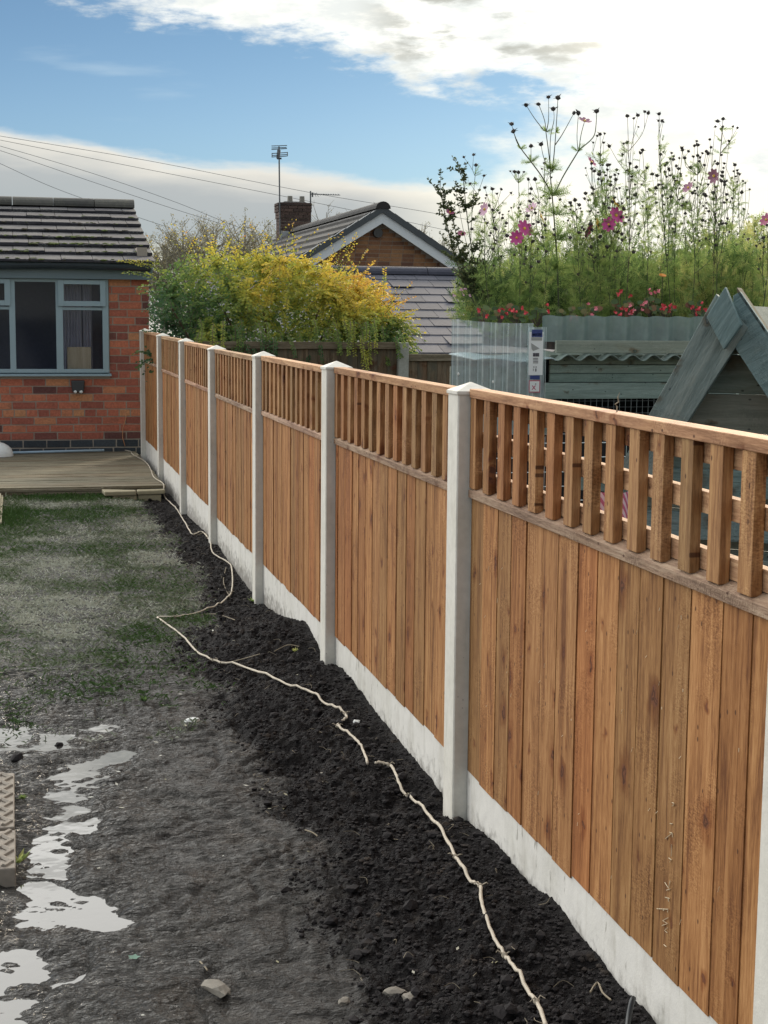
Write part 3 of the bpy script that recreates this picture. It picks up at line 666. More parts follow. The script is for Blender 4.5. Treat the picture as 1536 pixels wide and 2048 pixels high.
# window
wn = empty('window', (wx1-hb.location.x, 0, wz0)); wn.parent = hb
def wl(mb): mb.v = [(x-wx1, y-YW, z-wz0) for x, y, z in mb.v]; return mb
def X(px): return P(px, 650, YW-.03).x
def Z(py): return P(110, py, YW-.03).z
ztop = wz1; ym = YW-.045; yb_ = YW+.02
mb = MB()
for a, b_ in ((205, 217), (112, 126), (19, 31), (-74, -62)): mb.box((X(a), ym, wz0), (X(b_), yb_, ztop))
mb.box((wx0, ym+.002, ztop-.03), (wx1, yb_-.002, ztop+.002)); mb.box((wx0, ym+.002, wz0-.002), (wx1, yb_-.002, wz0+.035))
for a, b_ in ((126, 205), (-62, 19)): mb.box((X(a), ym+.004, Z(620)), (X(b_), yb_-.002, Z(614)))
wl(mb).build('frame', 'paint', wn, bevel=.003)
for a, b_ in ((117, 212), (-69, 22)):
    mb = MB(); y_ = ym-.022; za, zb2 = Z(612), ztop-.005
    mb.box((X(a), y_, za), (X(a)+.055, ym-.001, zb2)); mb.box((X(b_)-.055, y_, za), (X(b_), ym-.001, zb2))
    mb.box((X(a)+.055, y_, za), (X(b_)-.055, ym-.001, za+.05)); mb.box((X(a)+.055, y_, zb2-.045), (X(b_)-.055, ym-.001, zb2))
    wl(mb).build('top_sash', 'paint', wn, bevel=.003)
for a, b_, z0_, z1_ in ((30, 113, wz0+.034, ztop-.029), (125, 206, wz0+.034, Z(619)), (125, 206, Z(615), ztop-.029), (-63, 20, wz0+.034, Z(619)), (-63, 20, Z(615), ztop-.029)):
    mb = MB(); mb.box((X(a), YW-.018, z0_), (X(b_), YW-.012, z1_)); wl(mb).build('pane', 'glass', wn)
mb = MB(); mb.hexa([(wx0-.03, YW-.075, wz0-.035), (wx1+.02, YW-.075, wz0-.035), (wx1+.02, yb_, wz0-.032), (wx0-.03, yb_, wz0-.032), (wx0-.03, YW-.075, wz0-.016), (wx1+.02, YW-.075, wz0-.016), (wx1+.02, yb_, wz0-.003), (wx0-.03, yb_, wz0-.003)])
wl(mb).build('sill', 'paint', wn, bevel=.003)
# fascia, soffit, gutter
fz0 = P(100, 557, YW-.1).z; ez = P(200, 536, YW-.2).z
mb = MB(); mb.box((-3.3, YW-.10, fz0), (XR+.03, YW-.08, fz0+.17)); mb.box((-3.3, YW-.08, fz0+.002), (XR+.03, YW+.0, fz0+.012)); lo(hb, mb).build('fascia', 'fascia', hb, bevel=.002)
mb = MB(); pts = []
for i in range(9): a_ = math.pi*(i/8); pts.append((math.cos(a_)*.055, -math.sin(a_)*.055))
for xi in range(14):
    x0_ = -3.3+xi*.25; x1_ = x0_+.25; sag = lambda x: .010*math.cos((x+.65)*2.4)
    for i in range(8):
        (u0, v0), (u1, v1) = pts[i], pts[i+1]
        mb.face([(x0_, YW-.17+u0, fz0+.135+v0+sag(x0_)), (min(x1_, XR), YW-.17+u0, fz0+.135+v0+sag(x1_)), (min(x1_, XR), YW-.17+u1, fz0+.135+v1+sag(x1_)), (x0_, YW-.17+u1, fz0+.135+v1+sag(x0_))], .5)
lo(hb, mb).build('gutter', 'gutter', hb, smooth=True)
# tiled roof
ey = YW-.20; eaz = fz0+.155; RY = 18.0; rz_ = P(270, 416, RY).z; nrow = 8; tw = .30
rx1 = P(311, 530, ey).x
mb = MB()
dyr, dzr = (RY-ey)/nrow, (rz_-eaz)/nrow
for r_ in range(nrow):
    x = rx1; y0_, z0_ = ey+r_*dyr, eaz+r_*dzr
    xx = x - (tw*.5 if r_ % 2 else 0)
    edges = [rx1]+([xx] if r_ % 2 else [])+[xx-tw*(q+1) for q in range(12)]
    for a, b_ in zip(edges[1:], edges[:-1]):
        t0 = .026+random.uniform(-.004, .005); sk = random.uniform(-.006, .006)
        mb.hexa([(a+.002, y0_-.02+sk, z0_-.0), (b_-.002, y0_-.02-sk, z0_-.0), (b_-.002, y0_+dyr+.03, z0_+dzr-.012), (a+.002, y0_+dyr+.03, z0_+dzr-.012),
                 (a+.002, y0_-.02+sk, z0_+t0), (b_-.002, y0_-.02-sk, z0_+t0+random.uniform(-.003, .003)), (b_-.002, y0_+dyr+.03, z0_+dzr+.004), (a+.002, y0_+dyr+.03, z0_+dzr+.004)])
# rear slope and verge
mb.hexa([(-3.4, RY, rz_-.02), (rx1, RY, rz_-.02), (rx1, RY+2.4, eaz), (-3.4, RY+2.4, eaz), (-3.4, RY, rz_), (rx1, RY, rz_), (rx1, RY+2.4, eaz+.02), (-3.4, RY+2.4, eaz+.02)])
rf = lo(hb, mb).build('roof', 'tile', hb, bevel=.003)
mb = MB(); mb.prism([(XR-.01, ey+.2, eaz-.04), (XR-.01, RY, rz_-.10), (XR-.01, RY+2.1, eaz-.06)], (-.08, 0, 0)); lo(hb, mb).build('gable_infill', 'mortar', hb)
x = rx1-.0
for q in range(8):
    mb = MB(); L = .45; pr = []
    for i in range(11): a_ = math.pi*i/10; pr.append((x, RY+math.cos(a_)*.115, rz_-.005+math.sin(a_)*.10+.0))
    mb.prism(pr, (-(L-.006), 0, 0)); i_ = [(x, RY+c.y*0, 0) for c in ()]
    lo(hb, mb).build('ridge_tile', 'ridge', hb, smooth=False, bevel=.004); x -= L
mb = MB()
for q in range(150):
    u = random.random()**.8; rr_ = min(nrow-1, int(random.choice((0, 1, 1, 2, 2, 2, 3, 3, 4, 5, 6)))); xx = rx1-.05-random.random()*1.5
    if rr_ > 3 and random.random() < .5: continue
    yy = ey+rr_*dyr-.02+random.uniform(-.01, .05); zz = eaz+rr_*dzr+.028+(yy-(ey+rr_*dyr))*dzr/dyr
    s_ = random.uniform(.006, .022); mb.blob((xx, yy, zz), (s_*1.8, s_, s_*.55), rough=.35)
tag(lo(hb, mb).build('moss', 'mossm', hb), kind='stuff')
mb = MB()
for q in range(130):
    rr_ = random.choice((0, 1, 2, 2, 3, 3, 4, 5)); xx = rx1-.05-random.random()*1.5; yy = ey+rr_*dyr-.02+random.uniform(-.01, .05); zz = eaz+rr_*dzr+.026+(yy-(ey+rr_*dyr))*dzr/dyr
    s_ = random.uniform(.005, .018); mb.blob((xx, yy, zz), (s_*1.8, s_, s_*.5), rough=.35)
tag(lo(hb, mb).build('dead_moss', 'mossd', hb), kind='stuff')
# things in the window
mb = MB(); n = 40
for pxa, pxb, ph in ((127, 165, 0.), (168, 186, 1.)):
    xa, xb = X(pxa), X(pxb); prev = None
    for i in range(n+1):
        u = i/n; xx = xa+(xb-xa)*u; yy = YW+.16+.018*math.sin(u*(38 if pxa < 150 else 20)+ph)
        if prev: mb.face([(prev[0], prev[1], wz0+.02), (xx, yy, wz0+.02), (xx, yy, 1.88), (prev[0], prev[1], 1.88)], .5)
        prev = (xx, yy)
tag(mb.build('curtain', 'curtain', smooth=True), 'pale pleated curtain behind the right window light', 'curtain')
mb = MB(); a, b_ = P(135, 742, YW+.06), P(182, 694, YW+.06); mb.box((a.x, YW+.055, wz0+.0), (b_.x, YW+.065, b_.z))
tag(mb.build('plywood_board', 'board_pale', bevel=.001), 'square pale plywood board standing inside the window', 'board')
mb = MB(); mb.box((wx0, YW+.03, wz0-.03), (wx1, YW+.28, wz0-.002)); tag(lo(hb, mb).build('inner_sill', 'room', hb))
# security light
sl_ = thing('security_light', P(156, 778, YW), 'black twin security sensor light under the window', 'outdoor light')
c = P(156, 770, YW-.06)
mb = MB(); mb.hexa([(c.x-.055, c.y-.02, c.z-.075), (c.x+.055, c.y-.02, c.z-.075), (c.x+.055, YW-.02, c.z-.06), (c.x-.055, YW-.02, c.z-.06), (c.x-.068, c.y-.01, c.z+.045), (c.x+.068, c.y-.01, c.z+.045), (c.x+.068, YW-.02, c.z+.045), (c.x-.068, YW-.02, c.z+.045)]); lo(sl_, mb).build('housing', 'black', sl_, bevel=.01)
for s_ in (-1, 1):
    mb = MB(); mb.blob((c.x+s_*.028, c.y-.032, c.z-.066), (.017, .012, .015), n=2, rough=0); lo(sl_, mb).build('sensor_lens', 'white', sl_, smooth=True)
# cable on the wall
mb = MB(); pp = [P(250, 823, YW-.03), P(252, 835, YW-.03), P(246, 855, YW-.03), P(245, 875, YW-.03), P(250, 892, YW-.04)]
tag(MB.build.__get__((lambda q: (q.tube(pp, .004, 6), q)[1])(MB()))('wall_cable', 'orange', smooth=True), 'thin orange cable hanging down the brick wall near the fence', 'cable')

# ------------------------------------------------------------------ deck
dk = thing('wooden_deck', (-.9, 14, 0), 'weathered grey wooden deck in front of the brick house', 'deck')
mb = MB(); y = 12.36
while y < YW-.03:
    mb.box((-3.2, y, DECK-.025), (-.012+random.uniform(-.012, .004), min(y+.117, YW-.025), DECK+random.uniform(-.002, .002))); y += .122
lo(dk, mb).build('deck_boards', 'deck', dk, bevel=.003)
mb = MB(); xj = P(207, 990, 12.36).x
for i in range(4): mb.box((-3.2, 12.335+i*.004, DECK-.032-i*.022), (xj-.02, 12.357, DECK-.014-i*.022))
mb.box((xj-.02, 12.33, -.03), (xj+.0, 12.36, DECK-.01)); lo(dk, mb).build('front_slats', 'deck', dk)
mb = MB(); mb.box((-3.2, 12.37, -.05), (-.03, 12.40, DECK-.03)); lo(dk, mb).build('joist', 'dark_in', dk)
mb = MB(); mb.box((xj+.02, 12.30, DECK-.055), (-.03, 12.355, DECK-.03)); lo(dk, mb).build('edge_board', 'deck', dk)
# sandstone edging pieces
def stone(name, corners, z0, z1, label):
    bm_ = MB(); cx_ = sum(c_[0] for c_ in corners)/4; cy_ = sum(c_[1] for c_ in corners)/4
    bm_.hexa([(x, y, z0) for x, y in corners]+[(x+random.uniform(-.006, .006), y+random.uniform(-.006, .006), z1+random.uniform(-.004, .004)) for x, y in corners])
    o_ = bm_.build(name, 'stone', origin=(cx_, cy_, z0), bevel=.008); return tag(o_, label, 'stone', 'sandstone blocks edging the deck')
xa = P(207, 990, 12.3).x; xb = P(272, 990, 12.25).x; xc = P(328, 990, 12.25).x
stone('stone_block', [(xa, 12.10), (xb-.006, 12.12), (xb-.006, 12.22), (xa-.01, 12.30)], .035, .068, 'left upper buff sandstone block at the deck corner')
stone('stone_block', [(xb+.004, 12.13), (xc, 12.16), (xc, 12.24), (xb+.004, 12.22)], .037, .07, 'right upper buff sandstone block at the deck corner')
stone('stone_block', [(xa+.06, 12.13), (xb+.0, 12.14), (xb+.0, 12.24), (xa+.06, 12.26)], -.03, .033, 'left lower buff sandstone block, half sunk in the grass')
stone('stone_block', [(xb+.012, 12.15), (xc-.03, 12.17), (xc-.03, 12.26), (xb+.012, 12.24)], -.03, .035, 'right lower buff sandstone block, by the fence soil')
# pole, dome, path edge
mb = MB(); a, b_ = P(18, 909, 15.25), P(208, 903, 15.38); a.z = DECK+.018; b_.z = DECK+.02; mb.tube([a, b_], .013, 8); a2 = b_+(b_-a).normalized()*.05
tag(mb.build('blue_tube', 'bluepole', smooth=True), 'long blue grey tube lying on the deck against the wall', 'tube')
mb = MB(); c = P(-2, 912, 15.1)
pr = [(0, .135), (.03, .133), (.07, .118), (.10, .088), (.125, .045), (.132, .0)]
n = 20; i0 = len(mb.v)
for z, r_ in pr:
    for j in range(n): a_ = 6.283*j/n; mb.v.append((c.x+math.cos(a_)*max(r_, .001), c.y+math.sin(a_)*max(r_, .001), DECK+.002+z))
for q in range(len(pr)-1):
    for j in range(n): mb.f.append((i0+q*n+j, i0+q*n+(j+1) % n, i0+(q+1)*n+(j+1) % n, i0+(q+1)*n+j)); mb.r.append(.5)
o_ = mb.build('plastic_tub', 'white', smooth=True); tag(o_, 'upturned round white plastic tub on the deck at the left edge', 'tub')
mb = MB(); mb.box((-1.40, 10.72, -.02), (-1.283, 12.30, .035)); mb.box((-1.40, 10.72, .035), (-1.300, 12.30, .052))
tag(mb.build('path_edging', 'stone', bevel=.004), 'pale stone edging strip running from the deck at the left', 'path edging')
# lattice edging blocks
def edging(ya, yb2, xr, label, mat='edge'):
    mb = MB(); xl = xr-.30; zt_ = .055
    mb.box((xl, ya, -.06), (xr, yb2, zt_-.008), .3)
    o_ = thing('edging_block', (xr, ya, 0), label, 'edging block', 'lattice topped edging blocks')
    lo(o_, mb).build('block', mat, o_, bevel=.004)
    mb = MB(); s_ = .06
    def clipseg(p, q):
        out = []
        n_ = 60; ins = [(p[0]+(q[0]-p[0])*i/n_, p[1]+(q[1]-p[1])*i/n_) for i in range(n_+1)]
        ins = [r_ for r_ in ins if xl+.004 <= r_[0] <= xr-.006 and ya+.006 <= r_[1] <= yb2-.006]
        return (ins[0], ins[-1]) if len(ins) > 2 else None
    k = -12
    while k < 24:
        for sg in (1, -1):
            y_ = ya+k*s_*1.4; c_ = clipseg((xl, y_), (xr, y_+sg*.30*1.6))
            if c_:
                (xa_, ya_), (xb_, yb_2) = c_; mb.tube([(xa_, ya_, zt_-.008), (xb_, yb_2, zt_-.008)], .0085, 6)
        k += 1
    lo(o_, mb).build('raised_lattice', mat, o_)
xr_ = PZ(31, 1640, .05).x
edging(PZ(30, 1733, .05).y, PZ(30, 1655, .05).y-.01, xr_, 'nearer grey edging block with raised diagonal lattice at the left edge')
edging(PZ(30, 1652, .05).y+.005, PZ(30, 1543, .05).y, xr_-.003, 'farther mossy edging block with raised diagonal lattice, next to the puddle')

# ------------------------------------------------------------------ rope-like cable on the soil
segA = [(1092, 2060), (1075, 2022), (1060, 2000), (1020, 1930), (1003, 1905), (975, 1850), (962, 1810), (960, 1785), (940, 1765), (920, 1730), (905, 1700), (880, 1665), (850, 1630), (825, 1605), (800, 1575), (785, 1545), (775, 1532), (750, 1530)]
segB = [(735, 1530), (725, 1505), (705, 1480), (675, 1455), (690, 1440), (690, 1430), (650, 1415), (620, 1392), (560, 1365), (480, 1335), (440, 1325), (400, 1310), (365, 1275), (335, 1250), (315, 1237), (350, 1236), (385, 1232), (430, 1215), (458, 1195), (465, 1170), (463, 1135), (455, 1125), (425, 1105), (420, 1085), (405, 1065), (385, 1070), (375, 1055), (360, 1030), (345, 1010), (330, 995)]
def smooth_path(pts, n=6):
    out = []
    for i in range(len(pts)-1):
        p0, p1, p2, p3 = (Vector(pts[max(i-1, 0)]), Vector(pts[i]), Vector(pts[i+1]), Vector(pts[min(i+2, len(pts)-1)]))
        for k in range(n):
            t_ = k/n; out.append(.5*((2*p1)+(p2-p0)*t_+(2*p0-5*p1+4*p2-p3)*t_*t_+(3*p1-p0-3*p2+p3)*t_**3))
    out.append(Vector(pts[-1])); return out
def ground_pt(px, py, lift=.006):
    z = .0
    for _ in range(7): p = PZ(px, py, z+lift); z = .5*z+.5*hz(p.x, p.y)
    p = PZ(px, py, z+lift); p.x = min(p.x, .026); return p
def cable(seg, rad, ties, name, label, extra=()):
    pts = smooth_path([ground_pt(*q) for q in seg]+list(extra), 6)
    for p in pts:
        if p.y < 12.1: p.z = max(hz(p.x, p.y)+.008, hz(p.x, p.y-.02)+.007, hz(p.x, p.y-.045)+.005, hz(p.x+.012, p.y)+.006)
    e = thing(name, pts[0], label, 'cable', 'cream cable pieces along the fence'); mb = MB(); zz_ = [p.z for p in pts]
    for i in range(2, len(pts)-2): pts[i].z = max(sum(zz_[i-2:i+3])/5, zz_[i])
    mb.tube(pts, [rad*random.uniform(.88, 1.12) for _ in pts], 8, .5); lo(e, mb).build('sheath', 'cable', e, smooth=True)
    for k in ties:
        p = pts[k]; q = pts[min(k+1, len(pts)-1)]; d_ = (q-p).normalized(); mb = MB(); mb.tube([p-d_*.006, p, p+d_*.006], [rad*1.3, rad*1.75, rad*1.3], 7)
        for s_ in (-1, 1): mb.tube([p, p+Vector((s_*.010+random.uniform(-.006, .006), random.uniform(-.012, .012), .009)), p+Vector((s_*.018, random.uniform(-.012, .012), .006))], [.0022, .0018, .001], 4)
        lo(e, mb).build('tie', 'knotm', e)
cable(segA, .0043, (7, 22, 42, 58, 80, 95), 'garden_cable', 'nearer piece of cream knotted cable lying on the black soil')
ex = [Vector((-.035, 12.30, .05)), Vector((-.03, 12.42, DECK+.008)), Vector((-.06, 12.9, DECK+.008)), Vector((-.03, 13.6, DECK+.008)), Vector((-.02, 14.3, DECK+.008)), Vector((-.08, 15.0, DECK+.008)), P(262, 903, 15.3), P(250, 893, YW-.04)]
ex[-2].z = DECK+.01; ex[-1].z = DECK+.012
cable(segB, .0043, (18, 30, 62, 90, 110, 140), 'garden_cable', 'longer cream knotted cable bending past the lawn and up onto the deck', ex)
# twigs on the soil
for (pts, lab) in ((((385, 1232), (430, 1228), (470, 1240)), 'dry twig lying beside the bend of the cream cable'), (((440, 1325), (470, 1322), (520, 1308)), 'pale dry twig crossing the cable on the black soil'),
                   (((548, 1303), (575, 1290), (598, 1293)), 'bent twig poking from the soil by the third gravel board'), (((395, 1070), (435, 1065), (440, 1072)), 'short pale twig near the far gravel boards'),
                   (((1180, 1985), (1195, 1965), (1205, 1985), (1222, 2000)), 'bent pale grass stalk at the foot of the nearest gravel board'), (((610, 1660), (625, 1665), (635, 1672)), 'tiny pale twig on the near mud'),
                   (((400, 1923), (413, 1938), (414, 1942)), 'thin straw on the mud beside the flat stone'), (((452, 1135), (447, 1165), (460, 1195)), 'dark twig curling beside the cable under the fourth post')):
    p_ = [ground_pt(*q, lift=.01) for q in pts]; mb = MB(); mb.tube(smooth_path(p_, 4), .0022, 5); tag(mb.build('twig', 'twig'), lab, 'twig', 'twigs on the soil')
for (px, py, rx, ry, rz2, lab, mt) in ((430, 1975, .045, .022, .012, 'flat pale stone half sunk in the near mud', 'pebble'), (790, 1987, .026, .018, .014, 'rough brown stone in the near mud', 'pebble'), (818, 1995, .018, .014, .010, 'small pale stone right of the rough brown stone', 'pebble'),
                                  (688, 2003, .016, .014, .009, 'small pinkish crumb of brick in the near mud', 'pebble'), (383, 1441, .028, .020, .010, 'white flat stone where lawn meets mud', 'white'), (713, 1444, .012, .012, .008, 'small white stone on soil near the cable bend', 'white'),
                                  (35, 1517, .022, .022, .020, 'dark lump of mud at the puddle edge', 'clod'), (118, 1490, .014, .014, .010, 'dark crumb of mud standing in the puddle', 'clod'), (645, 1550, .018, .014, .008, 'grey stone in the dug soil below the cable', 'pebble')):
    p = ground_pt(px, py, .004); mb = MB(); mb.blob((0, 0, 0), (rx, ry, rz2), n=2, rough=.22); o_ = mb.build('stone', mt); o_.location = p; o_.rotation_euler.z = random.uniform(0, 3); tag(o_, lab, 'stone')
p = ground_pt(268, 1915, .008); mb = MB()
for a_ in range(5): th_ = a_*1.256; mb.leaf((0, 0, 0), (math.cos(th_), math.sin(th_), .15), (0, 0, 1), .016, .012)
o_ = mb.build('fallen_leaf', 'greenleaf'); o_.location = p; tag(o_, 'small dark green lobed leaf lying on the near mud', 'leaf')
p = ground_pt(1262, 2050, .0); mb = MB(); mb.tube(smooth_path([p+Vector((-.03, -.05, 0)), p+Vector((-.01, -.01, .02)), p+Vector((.004, .01, .042)), p+Vector((.012, .02, .045))], 5), .006, 8)
tag(mb.build('black_cable', 'black', smooth=True), 'end of a black cable sticking out of the soil by the nearest gravel board', 'cable')
# small weeds
def weed(px, py, n, L, lab, r0_=.4):
    p = ground_pt(px, py, 0); mb = MB()
    for k in range(n):
        th_ = random.uniform(0, 6.28); mb.leaf((random.uniform(-.006, .006), random.uniform(-.006, .006), .004), (math.cos(th_), math.sin(th_), random.uniform(.3, 1.3)), (0, 0, 1), L*random.uniform(.5, 1), L*.28, random.uniform(r0_-.2, r0_+.2))
    o_ = mb.build('weed', 'fern'); o_.location = p; tag(o_, lab, 'weed', 'weeds in the soil')
weed(38, 1728, 14, .05, 'small green weed growing beside the nearer lattice block', .8); weed(505, 1205, 16, .035, 'tuft of green leaves at the foot of the fourth post', .6)
weed(590, 1305, 14, .03, 'yellow green weed in soil by the third gravel board', .95); weed(45, 1600, 16, .03, 'low weed between the farther lattice block and the puddle', .6)
weed(290, 1405, 40, .035, 'mossy brown tuft where the lawn gives way to mud', .1)

mb = MB()
for k in range(150):
    x = random.uniform(-.5, .02); y = 2.7+8*random.random()**1.4; z = hz(x, y)+.004; th_ = random.uniform(0, 6.28); L = random.uniform(.015, .055)
    p0 = Vector((x, y, z)); p1 = p0+Vector((math.cos(th_)*L*.5, math.sin(th_)*L*.5, random.uniform(.002, .012))); p2 = p0+Vector((math.cos(th_+.5)*L, math.sin(th_+.5)*L, random.uniform(-.002, .01)))
    if p2.x > .03: continue
    mb.tube(smooth_path([p0, p1, p2], 3), .0008, 3)
tag(mb.build('soil_roots', 'twig'), 'hair thin pale roots and straws scattered over the dug soil', 'roots', kind='stuff')
# ------------------------------------------------------------------ neighbour's old fence
OY = 13.4
mp = P(805, 685, OY); mb = MB(); mb.box((mp.x-.048, OY-.05, -.1), (mp.x+.048, OY+.05, mp.z), .5)
tag(mb.build('old_post', 'mossy_concrete', bevel=.006), 'old mossy concrete post between the weathered fence panels', 'fence post')
def oldpanel(x0_, x1_, zt_, rail, label, n):
    e = thing('old_fence_panel', (x0_, OY, 0), label, 'fence panel', 'old fence panels next door'); mb = MB(); x = x0_; w_ = (x1_-x0_)/n
    for i in range(n): mb.box((x+.002, OY-.005+random.uniform(0, .008), .0), (x+w_*.99, OY+.015, zt_-.01)); x += w_
    lo(e, mb).build('boarding', 'old_wood', e); mb = MB(); mb.box((x0_, OY-.03, zt_-rail), (x1_, OY-.007, zt_), .3); lo(e, mb).build('top_rail', 'old_rail', e, bevel=.003)
zl = P(740, 684, OY).z; zr = P(860, 708, OY).z
oldpanel(mp.x+.05, P(915, 708, OY).x+1.9, zr, .062, 'pale old fence panel right of the mossy concrete post', 26)
oldpanel(mp.x-1.85, mp.x-.05, zl, .062, 'dark old fence panel under the hanging yellow bush', 20)

# ------------------------------------------------------------------ slate outbuilding
SY = 20.0; s0 = P(735, 537, SY); s1 = P(960, 537, SY); rz = s0.z-.05; xl_, xr2 = s0.x-2.2, s1.x+3.0; pit = .31
ob_ = thing('slate_outbuilding', (s0.x, SY, 0), 'low outbuilding with a blue grey slate roof behind the old fence', 'outbuilding')
mb = MB(); nr = 13; ry_ = .315
for r_ in range(nr):
    y1_ = SY-r_*ry_; y0_ = y1_-ry_; z1_ = rz-r_*ry_*pit; z0_ = z1_-ry_*pit; x = xl_-(.14 if r_ % 2 else 0)
    while x < xr2:
        w_ = .28; h_ = .006+random.uniform(-.001, .003); dr = random.uniform(0, .010) if random.random() < .93 else .045
        a, b_ = x+.003, x+w_-.003
        mb.hexa([(a, y0_-.01-dr, z0_-.002), (b_, y0_-.01-dr, z0_-.002), (b_, y1_, z1_-.006), (a, y1_, z1_-.006), (a, y0_-.01-dr, z0_+h_), (b_, y0_-.01-dr, z0_+h_), (b_, y1_, z1_+.001), (a, y1_, z1_+.001)])
        x += w_
lo(ob_, mb).build('roof', 'slate', ob_)
mb = MB(); mb.hexa([(xl_, SY-nr*ry_, rz-nr*ry_*pit-.03), (xr2, SY-nr*ry_, rz-nr*ry_*pit-.03), (xr2, SY, rz-.03), (xl_, SY, rz-.03), (xl_, SY-nr*ry_, rz-nr*ry_*pit-.012), (xr2, SY-nr*ry_, rz-nr*ry_*pit-.012), (xr2, SY, rz-.012), (xl_, SY, rz-.012)])
mb.hexa([(xl_, SY, rz-.03), (xr2, SY, rz-.03), (xr2, SY+3, rz-.9), (xl_, SY+3, rz-.9), (xl_, SY, rz), (xr2, SY, rz), (xr2, SY+3, rz-.87), (xl_, SY+3, rz-.87)])
lo(ob_, mb).build('roof_deck', 'gutter', ob_)
x = xl_
while x < xr2:
    mb = MB(); pr = [(x, SY+math.cos(math.pi*i/8)*.12, rz-.02+math.sin(math.pi*i/8)*.10) for i in range(9)]; mb.prism(pr, (.59, 0, 0)); lo(ob_, mb).build('ridge_tile', 'slate', ob_); x += .6
yw_ = SY-nr*ry_+.2; mb = MB(); mb.box((xl_+.2, yw_, -.1), (xr2-.2, yw_+.1, rz-(SY-yw_)*pit-.05)); lo(ob_, mb).build('wall', 'brick_far', ob_); mb = MB(); mb.box((xl_+.2, SY+2.4, -.1), (xr2-.2, SY+2.5, rz-.8)); lo(ob_, mb).build('wall', 'brick_far', ob_)

# ------------------------------------------------------------------ bungalow
BY = 28.0; ap = P(760, 420, BY); lf = P(640, 508, BY); rt = P(915, 524, BY)
slope = (ap.z-rt.z)/(rt.x-ap.x); half = (rt.x-ap.x)+.55; ez_ = ap.z-half*slope; RL = 10.5
bg_ = thing('bungalow', (ap.x, BY, 0), 'brown brick bungalow gable with white bargeboards and a brick chimney', 'bungalow')
mb = MB(); H_ = .075; z = 1.6; row = 0
while z < ap.z-.35:
    hw = (ap.z-.30-z)/slope
    hw = min(hw, half-.1); x = ap.x-hw-(.11 if row % 2 else 0)
    while x < ap.x+hw:
        a = max(x, ap.x-hw)+.005; b_ = min(x+.225, ap.x+hw)-.005
        if b_-a > .02: mb.box((a, BY+.01, z+.005), (b_, BY+.05, z+H_-.005), min(1, max(0, random.gauss(.5, .28))))
        x += .225
    z += H_; row += 1
lo(bg_, mb).build('wall', 'brick_far', bg_)
mb = MB(); mb.prism([(ap.x-half+.1, BY+.02, 0), (ap.x+half-.1, BY+.02, 0), (ap.x+half-.1, BY+.02, ez_-.05), (ap.x, BY+.02, ap.z-.12), (ap.x-half+.1, BY+.02, ez_-.05)], (0, RL, 0)); lo(bg_, mb).build('mortar_bed', 'mortar', bg_)
mb = MB(); vc = P(755, 466, BY)
mb.tube([(vc.x, BY-.06, vc.z), (vc.x, BY+.02, vc.z)], .085, 20); lo(bg_, mb).build('round_vent', 'black', bg_)
for s_ in (-1, 1):
    mb = MB(); h_ = .20
    mb.prism([(ap.x, BY-.20, ap.z-.05), (ap.x+s_*half, BY-.20, ap.z-.05-half*slope), (ap.x+s_*half, BY-.20, ap.z-.05-half*slope-h_), (ap.x, BY-.20, ap.z-.05-h_)], (0, .03, 0)); lo(bg_, mb).build('bargeboard', 'barge', bg_)
    mb = MB(); n = 9
    for i in range(n):
        u0, u1 = i/n, (i+1)/n
        mb.prism([(ap.x+s_*half*u0, BY-.25, ap.z+.07-half*u0*slope), (ap.x+s_*half*u1, BY-.25, ap.z+.07-half*u1*slope-.012), (ap.x+s_*half*u1, BY-.25, ap.z-.06-half*u1*slope-.006), (ap.x+s_*half*u0, BY-.25, ap.z-.06-half*u0*slope)], (0, .22, 0))
    lo(bg_, mb).build('verge_tiles', 'verge', bg_)
    mb = MB(); nr2 = 7
    for r_ in range(nr2):
        u0, u1 = r_/nr2, (r_+1)/nr2
        xa_, za_ = ap.x+s_*half*u0, ap.z+.04-half*u0*slope; xb_, zb_ = ap.x+s_*half*u1, ap.z+.04-half*u1*slope
        for j in range(30):
            ya_, yb3 = BY-.05+j*RL/30, BY-.05+(j+1)*RL/30
            mb.hexa([(xa_, ya_, za_-.02), (xb_, ya_, zb_-.02), (xb_, yb3-.004, zb_-.02), (xa_, yb3-.004, za_-.02), (xa_, ya_, za_), (xb_, ya_, zb_+.05), (xb_, yb3-.004, zb_+.05), (xa_, yb3-.004, za_)])
    lo(bg_, mb).build('roof_slope', 'fartile', bg_)
for q in range(22):
    mb = MB(); y_ = BY-.27+q*.48; pr = [(ap.x+math.cos(math.pi*i/8)*.14, y_, ap.z+.01+math.sin(math.pi*i/8)*.13) for i in range(9)]; mb.prism(pr, (0, .47, 0)); lo(bg_, mb).build('ridge_tile', 'fartile', bg_)
# chimney
CY_ = 37.0; ca = P(561, 468, CY_); cb = P(620, 468, CY_); ct = P(590, 410, CY_).z; cw = cb.x-ca.x; cxm = (ca.x+cb.x)/2
mb = MB(); z = 2.6; row = 0; y_ = CY_
while z < ct:
    ex_ = .0 if z < ct-.32 else (.04 if z > ct-.22 else .02)
    x = cxm-cw/2-ex_-(.11 if row % 2 else 0); xe = cxm+cw/2+ex_
    while x < xe:
        a = max(x, cxm-cw/2-ex_)+.006; b_ = min(x+.225, xe)-.006
        if b_-a > .02: mb.box((a, y_-ex_-.01, z+.006), (b_, y_+.05, z+.069), random.random()); mb.box((a, y_+.6, z+.006), (b_, y_+.66+ex_, z+.069), random.random())
        x += .225
    for sx in (cxm-cw/2-ex_-.01, xe-.04):
        for q in range(3): mb.box((sx, y_+.052+q*.18, z+.006), (sx+.05, y_+.22+q*.18, z+.069))
    z += .075; row += 1
ch_ = lo(bg_, mb).build('chimney', 'brick_chim', bg_)
